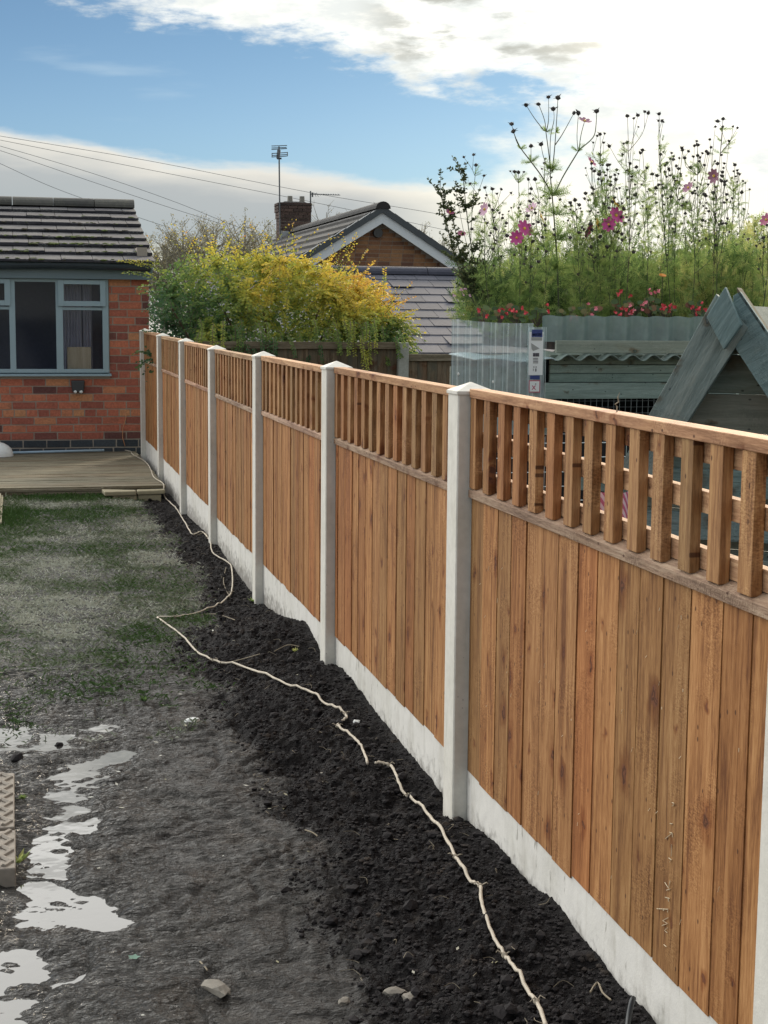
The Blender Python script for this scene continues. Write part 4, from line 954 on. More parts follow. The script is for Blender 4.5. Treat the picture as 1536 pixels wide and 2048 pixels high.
mb = MB(); mb.box((cxm-cw/2+.01, CY_+.005, 2.4), (cxm+cw/2-.01, CY_+.6, ct-.01)); mb.v = [(x-bg_.location.x, y-bg_.location.y, z) for x, y, z in mb.v]; mb.build('mortar_core', 'mortar', ch_)
mb = MB(); mb.hexa([(cxm-cw/2-.06, CY_-.06, ct), (cxm+cw/2+.06, CY_-.06, ct), (cxm+cw/2+.06, CY_+.68, ct), (cxm-cw/2-.06, CY_+.68, ct), (cxm-cw/2+.12, CY_+.1, ct+.09), (cxm+cw/2-.12, CY_+.1, ct+.09), (cxm+cw/2-.12, CY_+.5, ct+.09), (cxm-cw/2+.12, CY_+.5, ct+.09)])
mb.v = [(x-bg_.location.x, y-bg_.location.y, z) for x, y, z in mb.v]; mb.build('flaunching', 'fartile', ch_)
for px_ in (580, 604):
    c = P(px_, 404, CY_+.3); mb = MB(); mb.tube([(c.x, CY_+.3, ct+.05), (c.x, CY_+.3, ct+.23)], [.07, .06], 12); mb.v = [(x-bg_.location.x, y-bg_.location.y, z) for x, y, z in mb.v]; mb.build('chimney_pot', 'pot', ch_)
mb = MB(); mb.box((cxm-cw/2-.015, CY_-.025, 3.0), (cxm+cw/2+.015, CY_-.012, 3.42)); mb.v = [(x-bg_.location.x, y-bg_.location.y, z) for x, y, z in mb.v]; mb.build('flashing', 'lead', ch_)
# aerials
e = thing('tv_aerial', P(559, 440, CY_-.1), 'tall aerial mast with two stacked ladder arrays beside the chimney', 'aerial')
def LB(pts, r_, name, n=6): mb = MB(); mb.tube(pts, r_, n); return lo(e, mb).build(name, 'metal', e)
LB([P(560, 468, CY_-.1), P(558, 293, CY_-.1)], .018, 'mast', 8)
for (xa_, ya_, xb_, yb_2) in ((543, 292, 574, 291), (543, 296, 573, 295), (543, 299, 574, 297)): LB([P(xa_, ya_, CY_-.1), P(xb_, yb_2, CY_-.1)], .010, 'element')
for yy_ in (307, 311, 314): LB([P(544, yy_, CY_-.12), P(575, yy_-2, CY_-.12)], .010, 'element')
LB([P(544, 306, CY_-.12), P(544, 315, CY_-.12)], .010, 'element'); LB([P(575, 304, CY_-.12), P(575, 312, CY_-.12)], .010, 'element')
LB([P(558, 300, CY_-.1), P(556, 317, CY_-.1)], .045, 'bracket'); LB([P(554, 317, CY_-.1), P(563, 317, CY_-.1)], .022, 'bracket')
e = thing('tv_aerial', P(621, 405, CY_+.2), 'small aerial with a long horizontal boom at the right of the chimney', 'aerial')
LB([P(621, 470, CY_+.2), P(621, 382, CY_+.2)], .018, 'mast', 8); LB([P(620, 388, CY_+.2), P(680, 390, CY_+.2)], .012, 'boom')
for i in range(11): xx = 630+i*4.8; c1 = P(xx, 389, CY_+.2); h_ = .11 if i < 2 else .05; LB([c1-Vector((0, .12, h_*.5)), c1+Vector((0, .12, h_*.5))], .008, 'element', 5)
LB([P(625, 385, CY_+.2), P(625, 394, CY_+.2)], .02, 'reflector')
# overhead wires
for i, (pts, lab) in enumerate((([(-60, 262), (0, 272), (300, 322), (620, 385), (860, 425), (1000, 452)], 'highest overhead wire, sloping past the aerial mast to the right'), ([(-60, 270), (0, 280), (250, 330), (560, 391), (760, 432), (900, 462)], 'second overhead wire, passing just above the chimney'),
    ([(-60, 278), (0, 292), (180, 345), (340, 400), (455, 446), (560, 486)], 'third overhead wire, steeper, ending behind the bush'), ([(-60, 288), (0, 301), (180, 362), (330, 412), (450, 450)], 'fourth overhead wire, close below the third'), ([(-60, 302), (0, 327), (90, 368), (180, 402), (340, 456)], 'lowest overhead wire, running down behind the tiled roof'))):
    mb = MB(); mb.tube(smooth_path([P(a, b_, 45) for a, b_ in pts], 5), .0065, 4); tag(mb.build('overhead_wire', 'metal'), lab, 'wire', 'overhead wires')

# ------------------------------------------------------------------ the yellow bush
def spray(mbL, mbS, p0, d0, L, nleaf, lw, col_f, droop=.6, rad=.003, ll=.03):
    p = Vector(p0); d_ = Vector(d0).normalized(); pts = [p.copy()]; n = max(4, int(L/.06)); st = L/n
    for i in range(n):
        d_ = (d_+Vector((random.uniform(-.12, .12), random.uniform(-.12, .12), random.uniform(-.08, .08)-droop*st))).normalized(); p = p+d_*st; pts.append(p.copy())
    mbS.tube(pts, [rad*(1-.7*i/n) for i in range(n+1)], 3, cap=False)
    for k in range(nleaf):
        u = (k+.5)/nleaf; f_ = u*n; i = min(int(f_), n-1); q = pts[i].lerp(pts[i+1], f_-i); dd = (pts[i+1]-pts[i]).normalized()
        sd_ = dd.cross(Vector((0, 0, 1))); sd_ = sd_.normalized() if sd_.length > .01 else Vector((1, 0, 0))
        s_ = 1 if k % 2 else -1; ld = (dd*.5+sd_*s_*.9+Vector((random.uniform(-.4, .4), random.uniform(-.4, .4), random.uniform(-.5, .3)))).normalized()
        mbL.leaf(q, ld, 'cam', ll*random.uniform(.7, 1.25), lw*random.uniform(.8, 1.2), col_f(q, u))
BYc = 14.25
bcx = P(555, 600, BYc).x
ENV = [(303, 570), (322, 515), (345, 485), (385, 462), (430, 468), (500, 462), (560, 470), (620, 480), (700, 495), (740, 520), (765, 560), (785, 610), (795, 650)]
ENVW = [(P(a, b_, BYc).x, P(a, b_, BYc).z) for a, b_ in ENV]
ex_x = [a for a, b_ in ENVW]; ex_z = [b_ for a, b_ in ENVW]
def bush_col(q, u):
    hgt = (q.z-.95)/1.0; rgt = (q.x+.2)/2.5
    nn = float(fbm(np.array([q.x*2.2+5]), np.array([q.z*2.6+q.y]), 201, 3)[0])
    v = -.02+.47*hgt+.36*max(0, rgt-.2)*(.4+hgt)+(nn-.5)*.95+random.uniform(-.10, .10)+.12*u
    return min(.97, max(0, v))
bt = thing('yellow_bush', (bcx, BYc, 0), 'big loose shrub with yellow and green leaves between the two fences', 'bush')
mbL, mbS = MB(), MB()
CL = []
for k in range(120):
    x = random.uniform(ex_x[0]+.05, ex_x[-1]-.03); top = float(np.interp(x, ex_x, ex_z)); CL.append((x, BYc+random.uniform(-.6, .35)*math.sqrt(max(.05, 1-((x-bcx)/1.45)**2)), .85+(top-1.12)*random.random()**.75))
for k in range(1250):
    x, y_, z0_ = random.choice(CL); top = float(np.interp(x, ex_x, ex_z)); x += random.uniform(-.05, .05); z0_ += random.uniform(-.05, .05)
    upk = random.uniform(-.2, 1.0); cx_ = (x-bcx)/1.3
    L = random.uniform(.14, .36); d0 = (cx_*(.7 if cx_ > 0 else .2)+random.uniform(-.8, .8), (y_-BYc)*1.2-random.uniform(-.2, .8), upk)
    if z0_+L*upk > top+.06: L *= .6
    spray(mbL, mbS, (x, y_, z0_), d0, L, int(L*85), .019, bush_col, droop=2.4, ll=.036)
for k in range(44):      # sprays that stand proud of the outline
    x = random.uniform(ex_x[1], ex_x[-2]); top = float(np.interp(x, ex_x, ex_z))
    spray(mbL, mbS, (x, BYc+random.uniform(-.4, .4), top-.25), (random.uniform(-.75, .75), random.uniform(-.3, .3), 1), random.uniform(.22, .48), random.randint(12, 26), .015, lambda q, u: min(1, .38+.42*u+random.uniform(-.25, .25)), droop=random.uniform(.5, 2.4), ll=.027)
for k in range(70):      # hanging tresses over the old fence
    x = random.uniform(P(400, 700, 13.3).x, P(800, 700, 13.3).x)
    spray(mbL, mbS, (x, 13.5+random.uniform(-.15, .1), random.uniform(1.15, 1.42)), (random.uniform(-.3, .3), -1, .1), random.uniform(.2, .42), 34, .014, lambda q, u: bush_col(q, u)*.8+.05, droop=9., ll=.030)
for k in range(9):       # sprays reaching over the house corner
    spray(mbL, mbS, P(315+random.uniform(-12, 12), random.choice((535, 540, 548, 560))+random.uniform(-8, 8), 14.0), (-1, -.1, random.uniform(.3, .6)), random.uniform(.12, .34), 26, .013, bush_col, droop=1.2, ll=.026)
for k in range(16000):    # inner leaves
    if k % 2: x = random.uniform(ex_x[0], ex_x[-1]); top = float(np.interp(x, ex_x, ex_z)); z_ = .85+(top-1.05)*random.random(); y_ = BYc+random.uniform(0, .55)
    else: x, y_, z_ = random.choice(CL); x += random.gauss(0, .07); y_ += random.gauss(0, .07); z_ += random.gauss(0, .06)
    q = Vector((x, y_, z_)); mbL.leaf(q, Vector((random.uniform(-1, 1), random.uniform(-1, 1), random.uniform(-.6, .6))), 'cam', .036, .021, max(0, bush_col(q, 0)-.05))
lo(bt, mbL).build('foliage', 'bush', bt); 
for k in range(9): x0_ = bcx+random.uniform(-.3, .3); x1_ = bcx+random.uniform(-1.1, 1.1); mbS.tube(smooth_path([(x0_, BYc, 0), (x0_*.5+x1_*.5, BYc+random.uniform(-.2, .2), .7), (x1_, BYc+random.uniform(-.3, .3), 1.5)], 4), [.022-.0018*i for i in range(9)], 6)
lo(bt, mbS).build('branches', 'bark', bt)

# ------------------------------------------------------------------ distant trees
def tree(name, px, pyt, Y, wid, lab, group, nb=90, leaf=.07, mat='treeleaf', base=610, lden=26, rr=.55):
    top = P(px, pyt, Y); e = thing(name, (top.x, Y, 0), lab, 'tree', group); H_ = top.z; mb = MB(); mL = MB(); c0 = Vector((top.x, Y, H_*.45))
    mb.tube([(top.x, Y, 0), (top.x+.05, Y, H_*.3), (top.x, Y, H_*.6), (top.x+.02, Y, H_*.93)], [.12, .10, .06, .01], 7)
    for k in range(nb):
        z0_ = H_*random.uniform(.25, .8); a_ = random.uniform(0, 6.28); out = wid*random.uniform(.35, 1)*math.sqrt(max(.08, 1-((z0_/H_-.45)/.6)**2)); zz = min(H_*.99, z0_+random.uniform(.1, .5)*H_*.5)
        p1 = Vector((top.x, Y, z0_)); p2 = Vector((top.x+math.cos(a_)*out, Y+math.sin(a_)*out, zz)); mid = p1.lerp(p2, .5)+Vector((0, 0, -.08)); mb.tube([p1, mid, p2], [.03, .018, .005], 3, cap=False)
        for q in range(4):
            t0 = mid.lerp(p2, random.random()); t1 = t0+Vector((random.uniform(-1, 1), random.uniform(-1, 1), random.uniform(.2, 1.4)))*wid*.22; mb.tube([t0, t1], [.010, .004], 3, cap=False)
            for _ in range(int(lden/4)):
                w_ = t0.lerp(t1, random.random())+Vector((random.uniform(-1, 1), random.uniform(-1, 1), random.uniform(-1, 1)))*leaf*1.4; mL.leaf(w_, (random.uniform(-1, 1), random.uniform(-1, 1), random.uniform(-1, 1)), (0, .2, 1), leaf*random.uniform(.5, 1.2), leaf*.6)
    lo(e, mb).build('trunk', 'far_bark', e); lo(e, mL).build('crown', mat, e)
TR = [(365, 440, 50, 1.3, 'thin autumn tree on the skyline at the left end of the bush', 'treeleaf'), (425, 437, 54, 1.5, 'wispy grey tree on the skyline over the left third of the bush', 'treeleaf'), (490, 436, 50, 1.3, 'sparse tree on the skyline over the middle of the bush', 'treeleaf'), (535, 452, 56, 1.3, 'low sparse tree just left of the chimney', 'treeleaf'),
      (325, 470, 52, 1.2, 'low pale tree beside the tiled roof corner', 'treeleaf')]
for q in TR: tree('skyline_tree', q[0], q[1], q[2], q[3], q[4], 'trees on the skyline', nb=120, mat=q[5], lden=56)
tree('bare_tree', 652, 403, 58, 1.1, 'nearly leafless tree rising between the chimney and gable', 'trees on the skyline', nb=60, lden=4)
tree('bare_tree', 745, 402, 66, .6, 'bare treetop peeping over the gable apex', 'trees on the skyline', nb=24, lden=2)
tree('skyline_tree', 835, 442, 60, 1.0, 'small pale tree to the right of the gable', 'trees on the skyline', nb=70, lden=26)
tree('skyline_tree', 885, 462, 55, 1.1, 'low tree where the gable meets the tall flowers', 'trees on the skyline', nb=80, lden=30)
for px_, py_, lab in ((1180, 500, 'green tree far behind the flower bed, left one'), (1300, 508, 'green tree far behind the flower bed, middle one'), (1445, 462, 'green tree far behind the flower bed, right one'), (1560, 455, 'green tree far behind the flower bed, at the right edge')):
    tree('garden_tree', px_, py_, 34, 1.4, lab, 'trees behind the flowers', nb=120, leaf=.09, mat='hedge', lden=60)

# ------------------------------------------------------------------ neighbour's hutch and planter (green)
HY = 8.0
hu = thing('green_hutch', (P(1100, 760, HY).x, HY, 0), 'grey green plank hutch with wire mesh front behind the fence', 'hutch')
def hx(px): return P(px, 740, HY).x
def hz_(py): return P(1230, py, HY).z
xL, xR_ = hx(1085), hx(1470)
mb = MB(); rows = [(722, 743), (745, 761), (763, 780)]
mb.box((hx(1100), HY, hz_(729)), (xR_, HY+.02, hz_(710))); 
for a, b_ in ((746, 730), (764, 747)): mb.box((hx(1100), HY-.002, hz_(a)), (xR_, HY+.02, hz_(b_)))
lo(hu, mb).build('upper_planks', 'green', hu, bevel=.002)
mb = MB(); mb.box((hx(1087), HY-.03, hz_(797)), (xR_, HY-.004, hz_(765))); lo(hu, mb).build('mesh_rail', 'green', hu, bevel=.003)
mb = MB(); mb.box((hx(1087), HY-.03, .2), (hx(1100), HY+.015, hz_(798))); mb.box((xR_-.05, HY-.03, .2), (xR_, HY+.015, hz_(798))); lo(hu, mb).build('corner_posts', 'green', hu)
mb = MB()
for i in range(46): x = hx(1100)+i*.034; mb.tube([(x, HY-.01, .3), (x, HY-.01, hz_(797))], .0013, 4, cap=False)
for i in range(22): z = .32+i*.034; mb.tube([(hx(1100), HY-.012, z), (xR_, HY-.012, z)], .0013, 4, cap=False)
lo(hu, mb).build('wire_mesh', 'mesh_wire', hu)
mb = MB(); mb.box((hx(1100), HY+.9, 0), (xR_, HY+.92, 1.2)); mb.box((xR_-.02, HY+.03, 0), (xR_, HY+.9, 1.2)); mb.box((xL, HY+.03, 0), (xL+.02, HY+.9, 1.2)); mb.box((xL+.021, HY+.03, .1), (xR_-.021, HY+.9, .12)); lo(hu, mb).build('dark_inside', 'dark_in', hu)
# corrugated roof sheet with wavy edge
xa, xb = P(903, 740, HY+.36).x, xR_; mb = MB(); per = .124; n = 300
def wz(x): return .0155*math.sin((x-xa)*2*math.pi/per*(1 if x > hx(1095) else .35)) * (1 if x > hx(1095) else .55)
zr0 = hz_(716)+.006; prev = None
for i in range(n+1):
    x = xa+(xb-xa)*i/n; z = zr0+wz(x)-( .012 if x < hx(1095) else 0)
    if prev:
        x0_, z0_ = prev
        mb.hexa([(x0_, HY-.10, z0_-.004), (x, HY-.10, z-.004), (x, HY+.42, z+.012), (x0_, HY+.42, z0_+.012), (x0_, HY-.10, z0_), (x, HY-.10, z), (x, HY+.42, z+.016), (x0_, HY+.42, z0_+.016)], .5)
    prev = (x, z)
    if i == int(n*(hx(1100)-xa)/(xb-xa)): lo(hu, mb).build('corrugated_roof', 'corr', hu); mb = MB()
lo(hu, mb).build('corrugated_roof', 'corr_green', hu)
mb = MB(); mb.box((hx(903)+.01, HY+.05, .3), (xL-.002, HY+.07, zr0-.055)); lo(hu, mb).build('left_boards', 'green', hu)
pl = thing('planter', (hx(1230), HY+.2, 0), 'long grey green planter board above the corrugated roof', 'planter')
mb = MB(); mb.box((hx(1106), HY-.05, hz_(706)), (xR_+.5, HY-.02, hz_(681))); lo(pl, mb).build('front_board', 'green', pl, bevel=.003)
mb = MB(); mb.box((P(965, 650, HY+2.2).x, HY+.26, hz_(706)), (xR_+1.6, HY+2.2, hz_(655))); lo(pl, mb).build('soil', 'clod', pl)
def corr_sheet(name, xa, xb, za, zb, Y, mat, per, amp, lab, tilt=0., square=False, ztop=None):
    mb = MB(); n = int((xb-xa)/.0022); prev = None
    for i in range(n+1):
        x = xa+(xb-xa)*i/n; s_ = math.sin((x-xa)*2*math.pi/per); s_ = max(-1, min(1, s_*(3. if square else 1.))); y = Y+amp*s_
        zz = zb if ztop is None else ztop(x)
        if prev: mb.face([(prev[0], prev[1], za), (x, y, za), (x, y+tilt, zz), (prev[0], prev[1]+tilt, prev[2])], .5)
        prev = (x, y, zz)
    o_ = mb.build(name, mat, smooth=False); tag(o_, lab, 'plastic sheet', 'corrugated plastic sheets')
    if square:
        mb = MB(); x = xa+per*.25
        while x < xb:
            for xo in (-.010, .013): zt2 = ztop(x); mb.tube([(x+xo, Y-amp*.9, za), (x+xo, Y-amp*.9, zt2)], .0011, 4)  # thin pale tubes added as the bright highlights on the folds
            x += per
        tag(mb.build('fold_highlights', 'ribm', o_), kind='stuff')
    return o_
corr_sheet('plastic_sheet', hx(1082), xR_+.6, hz_(684), hz_(636), HY-.005, 'frost', .125, .016, 'hazy grey green corrugated sheet standing behind the planter board', ztop=lambda x: hz_(637)+.0035*math.sin(x*50)+.012)
SYh = HY-.55
def sx_(px): return P(px, 740, SYh).x
corr_sheet('plastic_sheet', sx_(902), sx_(1064), .5, 0, SYh, 'clear', .066, .010, 'clear box profile plastic sheet standing behind the near post cap', square=True, ztop=lambda x: P(903, 638, SYh).z-.012*(x-sx_(903))/.42-.01*math.sin((x-sx_(903))*6))
corr_sheet('plastic_sheet', sx_(1050), sx_(1086), .5, 0, SYh-.03, 'clear', .066, .010, 'narrow clear plastic sheet carrying the printed label strip', square=True, ztop=lambda x: P(1070, 654, SYh).z)
# label strip on the sheet
lb = thing('label_strip', P(1072, 700, SYh-.05), 'tall white and navy printed product label on the clear sheet', 'label'); LY = SYh-.050; lk = 0
def lrect(a, b_, name, mat, off=0., par=None):
    p, q = P(a[0], a[1], LY), P(b_[0], b_[1], LY); mb = MB(); mb.box((p.x, LY-off-.001, q.z), (q.x, LY-off, p.z)); return lo(lb, mb).build(name, mat, par or lb)
lrect((1058.5, 664), (1085, 750), 'backing', 'label'); lrect((1058, 760.5), (1080, 785), 'red_border', 'redb'); lrect((1059.5, 762.5), (1078, 783), 'warning_panel', 'label', .0015)
lrect((1063.5, 659), (1084.5, 674), 'navy_header', 'blue_ink', .0015); lrect((1062.5, 674.5), (1084, 681), 'grey_band', 'grey_ink', .0015); lrect((1060, 751), (1079, 758.5), 'navy_footer', 'blue_ink', .0015)
p1, p2, p3, p4 = P(1062, 686, LY), P(1079, 697, LY), P(1066, 702, LY), P(1063, 698, LY); mb = MB(); mb.prism([p - Vector((0, .0016, 0)) for p in (p1, p2, p3, p4)], (0, -.0006, 0)); lo(lb, mb).build('sheet_picture', 'grey_ink', lb)
mb = MB()
for i in range(16): a = P(1066+i*.78, 706, LY); b_ = P(1066+i*.78+random.uniform(.25, .55), 713, LY); mb.box((a.x, LY-.0022, b_.z), (b_.x, LY-.0016, a.z))
for y_ in (716, 719, 722, 725): a = P(1066, y_, LY); b_ = P(1076, y_+1.3, LY); mb.box((a.x, LY-.0022, b_.z), (b_.x, LY-.0016, a.z))
for (a0, b0, a1, b1) in ((1066.5, 733, 1068.5, 735), (1071, 733, 1073, 735), (1070.5, 737, 1072.5, 743), (1066, 737, 1066.8, 742)): a = P(a0, b0, LY); b_ = P(a1, b1, LY); mb.box((a.x, LY-.0022, b_.z), (b_.x, LY-.0016, a.z))
lo(lb, mb).build('barcode', 'inkdark', lb)
def text(body, loc, size, mat, parent, name, bold=.0):
    cu = bpy.data.curves.new(name, 'FONT'); cu.body = body; cu.size = size; cu.extrude = .0003; cu.offset = bold
    ob = bpy.data.objects.new(name, cu); col.objects.link(ob); bpy.context.view_layer.update()
    me = bpy.data.meshes.new_from_object(ob.evaluated_get(bpy.context.evaluated_depsgraph_get())); bpy.data.objects.remove(ob)
    o_ = bpy.data.objects.new(name, me); col.objects.link(o_); me.materials.clear(); me.materials.append(M[mat]); o_.rotation_euler.x = R(90); o_.parent = parent; o_.location = Vector(loc)-parent.location; return o_
text('MATER', P(1064, 671.5, LY)-Vector((0, .0022, 0)), .0165, 'label', lb, 'header_lettering', .0006)
text('X', P(1063.5, 779, LY)-Vector((0, .0025, 0)), .028, 'redb', lb, 'warning_cross', .0012)
mb = MB(); a = P(1071, 768, LY); mb.blob((a.x, LY-.003, a.z), (.004, .0006, .003), rough=0); lo(lb, mb).build('warning_arrow', 'inkdark', lb)
# screws / washers on the sheet
for px_, py_, lab in ((917, 748, 'small white fixing cap on the clear sheet, left one'), (986, 764, 'small white fixing cap on the clear sheet, right one')):
    c = P(px_, py_, SYh-.02); mb = MB(); mb.blob((0, 0, 0), (.005, .004, .008), n=2, rough=0); o_ = mb.build('fixing_cap', 'white', smooth=True); o_.location = c; tag(o_, lab, 'fixing', 'fixing caps on the clear sheet')

# ------------------------------------------------------------------ A-frame kennel
KY = 4.4
KA = R(34); kx = Vector((math.cos(KA), -math.sin(KA), 0)); ky = Vector((math.sin(KA), math.cos(KA), 0))
k0 = P(1466, 590, KY); k0 = Vector((k0.x, k0.y, 0))
kn = thing('kennel', k0, 'grey green A frame kennel with thick fascia boards behind the near trellis', 'kennel'); kn.rotation_euler.z = -KA
def K(px, py, dep=0.):              # pixel -> kennel space (u across the front, depth, height)
    d_ = ray(px, py); t_ = ((k0-CAM).dot(ky)+dep)/d_.dot(ky); p = CAM+d_*t_; return Vector(((p-k0).dot(kx), dep, p.z))
def kboard(px4, dep, th, name, mat, r_=None):
    c_ = [K(a, b_, dep) for a, b_ in px4]; d_ = (c_[1]-c_[0]).normalized(); n_ = Vector((-d_.z, 0, d_.x))
    if (c_[2]-c_[0]).dot(n_) < 0: n_ = -n_
    loc_ = [((q-c_[0]).dot(d_), (q-c_[0]).dot(n_)) for q in c_]
    mb = MB(); mb.prism([(u, 0, v) for u, v in loc_], (0, th, 0), r_); me_o = mb.build(name, mat, kn, bevel=.0015)
    Mx = Matrix(((d_.x, 0, n_.x, c_[0].x), (0, 1, 0, c_[0].y), (d_.z, 0, n_.z, c_[0].z), (0, 0, 0, 1))); me_o.matrix_local = Mx; return me_o
kboard([(1225, 960), (1432, 588), (1496, 655), (1300, 960)], -.012, .045, 'fascia_board', 'green_light', .3)
kboard([(1413, 634), (1450, 574), (1482, 650), (1447, 699)], -.055, .042, 'apex_block', 'green_light', .7)
kboard([(1466, 592), (1480, 583), (1690, 890), (1690, 1033), (1471, 697)], -.004, .035, 'fascia_board', 'green_light', .55)
a0, a1 = K(1474, 583, 0), K(1700, 915, 0)
mb = MB(); mb.hexa([(a0.x, -.004, a0.z), (a1.x, -.004, a1.z), (a1.x, .10, a1.z), (a0.x, .10, a0.z), (a0.x, -.004, a0.z+.012), (a1.x, -.004, a1.z+.012), (a1.x, .10, a1.z+.012), (a0.x, .10, a0.z+.012)]); mb.build('roof_edge', 'old_rail', kn)
az_ = K(1470, 600, 0); sl_k = 1.45; mb = MB()
for i in range(9):
    za = .35+i*.125; zb2 = za+.122; hw0 = min(max(.004, (az_.z-.03-za)/sl_k), .60); hw1 = min(max(.003, (az_.z-.03-zb2)/sl_k), .60)
    mb.hexa([(az_.x-hw0, .13, za), (az_.x+hw0, .13, za), (az_.x+hw0, .15, za), (az_.x-hw0, .15, za), (az_.x-hw1, .125, zb2), (az_.x+hw1, .125, zb2), (az_.x+hw1, .15, zb2), (az_.x-hw1, .15, zb2)])
mb.build('front_boards', 'green', kn, bevel=.002)
mb = MB()
for s_ in (-1, 1):
    ex_ = az_.x+s_*.66; ez2 = az_.z-.02-.66*1.5
    mb.hexa([(az_.x, .034, az_.z-.04), (ex_, .034, ez2-.02), (ex_, .80, ez2-.02), (az_.x, .80, az_.z-.04), (az_.x, .034, az_.z-.015), (ex_, .034, ez2), (ex_, .80, ez2), (az_.x, .80, az_.z-.015)])
mb.build('roof_sides', 'green', kn)
mb = MB()
for z in (.48, .62, .76, .9): mb.box((az_.x-.5, .05, z), (az_.x+.5, .075, z+.085))
mb.build('lower_slats', 'green_light', kn, bevel=.002)
# felt roofed low run behind the kennel
fr = thing('felt_roof_run', (P(1540, 650, 5.9).x, 5.9, 0), 'low pen with grey mineral felt roof at the right edge behind the kennel', 'animal pen')
a = P(1497, 613, 6.2); mb = MB(); mb.hexa([(a.x, 5.75, a.z-.22), (a.x+1.2, 5.75, a.z-.22), (a.x+1.2, 6.4, a.z-.02), (a.x, 6.4, a.z-.02), (a.x, 5.75, a.z-.20), (a.x+1.2, 5.75, a.z-.20), (a.x+1.2, 6.4, a.z), (a.x, 6.4, a.z)]); lo(fr, mb).build('felt_roof', 'felt', fr)
mb = MB(); mb.box((a.x+.02, 5.8, 0), (a.x+1.18, 5.83, a.z-.21)); mb.box((a.x+.02, 6.3, 0), (a.x+1.18, 6.33, a.z-.07)); lo(fr, mb).build('wall', 'green', fr)
# striped cloth
c = P(1205, 985, 4.3); mb = MB(); n = 26; prev = None
for i in range(n+1):
    u = i/n; x = c.x-.04+.16*u; y = 4.3+.012*math.sin(u*17)
    if prev: mb.face([(prev[0], prev[1], c.z-.22), (x, y, c.z-.22+.015*math.sin(u*5)), (x, y, c.z+.003*math.sin(u*9)), (prev[0], prev[1], c.z)], .5)
    prev = (x, y)
tag(mb.build('striped_towel', 'cloth', smooth=True), 'pink and white striped towel hanging behind the near trellis', 'towel')
mb = MB(); c = P(1090, 880, 5.0); 
for i in range(14): mb.tube([(c.x-.2+i*.05, 5.0, .25), (c.x-.2+i*.05, 5.0, 1.05)], .0016, 4)
for i in range(16): mb.tube([(c.x-.2, 5.002, .28+i*.05), (c.x+.47, 5.002, .28+i*.05)], .0016, 4)
tag(mb.build('wire_panel', 'mesh_wire'), 'square wire mesh panel of a pen seen through the near trellis', 'wire panel')
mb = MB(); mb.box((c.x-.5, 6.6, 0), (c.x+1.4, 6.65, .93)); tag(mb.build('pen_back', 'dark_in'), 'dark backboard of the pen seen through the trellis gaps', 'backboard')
# splintered bits on the top rail
c = P(1172, 812, 2.95); c.x = .05; mb = MB(); mb.tube([Vector((0, 0, -.004)), Vector((.001, .002, .012)), Vector((-.003, .004, .016)), Vector((.006, .006, .021)), Vector((.004, .008, .030)), Vector((.010, .012, .040))], [.0016, .0015, .0014, .0016, .0013, .0006], 5)
o_ = mb.build('wood_splinter', 'twig'); o_.location = (.055, 3.02, TZ[7]); tag(o_, 'curled pale wood splinter standing on the near top rail', 'splinter')

# ------------------------------------------------------------------ flowers above the planter
def cosmos_stem(mbs, pts, rad): mbs.tube(pts, [rad*(1-.5*i/(len(pts)-1)) for i in range(len(pts))], 4, cap=False)
def seedhead(mb, c, r_=.011):
    mb.blob(c, (r_, r_, r_*.9), rough=.2)
    for k in range(5): a_ = random.uniform(0, 6.28); mb.leaf(c, (math.cos(a_), math.sin(a_), random.uniform(-.3, .9)), (0, .3, 1), r_*2., r_*.6)
def flower(mb, c, tilt, r_=.032, n=8):
    tilt = Vector(tilt).normalized(); a = tilt.cross(Vector((.2, .3, .9))).normalized(); b_ = tilt.cross(a)
    for k in range(n):
        th_ = 6.283*k/n; d_ = a*math.cos(th_)+b_*math.sin(th_)+tilt*.25; s_ = d_.cross(tilt).normalized()
        p = Vector(c); mb.face([p, p+d_*r_*.6+s_*r_*.30, p+d_*r_+s_*r_*.16, p+d_*r_*1.02-s_*r_*.16, p+d_*r_*.6-s_*r_*.30])
def feather(mb, p, d_, L, n=7, r_=None, wd=.0030):
    p = Vector(p); d_ = Vector(d_).normalized(); s_ = d_.cross(Vector((random.uniform(-1, 1), random.uniform(-1, 1), .3))).normalized()
    mb.face([p+s_*wd*.4, p+d_*L*.5+Vector((0, 0, .02*L))+s_*wd*.4, p+d_*L, p-s_*wd*.4], r_)
    for k in range(n):
        u = .15+.8*k/n; q = p+d_*L*u; l = L*.42*(1-u*.5)
        for sg in (-1, 1):
            e = (d_*.8+s_*sg*.8+Vector((random.uniform(-.3, .3), random.uniform(-.3, .3), random.uniform(-.2, .3)))).normalized(); w_ = e.cross(d_).normalized().cross(e)*wd*.5
            mb.face([q-w_, q+w_, q+e*l], r_)
def heads(e, lst, name, mat):
    for kind_, c_, a_, b_ in lst:
        mb = MB()
        if kind_ == 's': seedhead(mb, (0, 0, 0), a_)
        else: flower(mb, (0, 0, 0), a_, b_)
        o_ = mb.build(name, mat, e); o_.location = Vector(c_)-e.location
        if kind_ != 's': mb = MB(); mb.blob(Vector(a_).normalized()*.004, b_*.2, rough=.1); mb.build('flower_centre', 'yellow', o_)
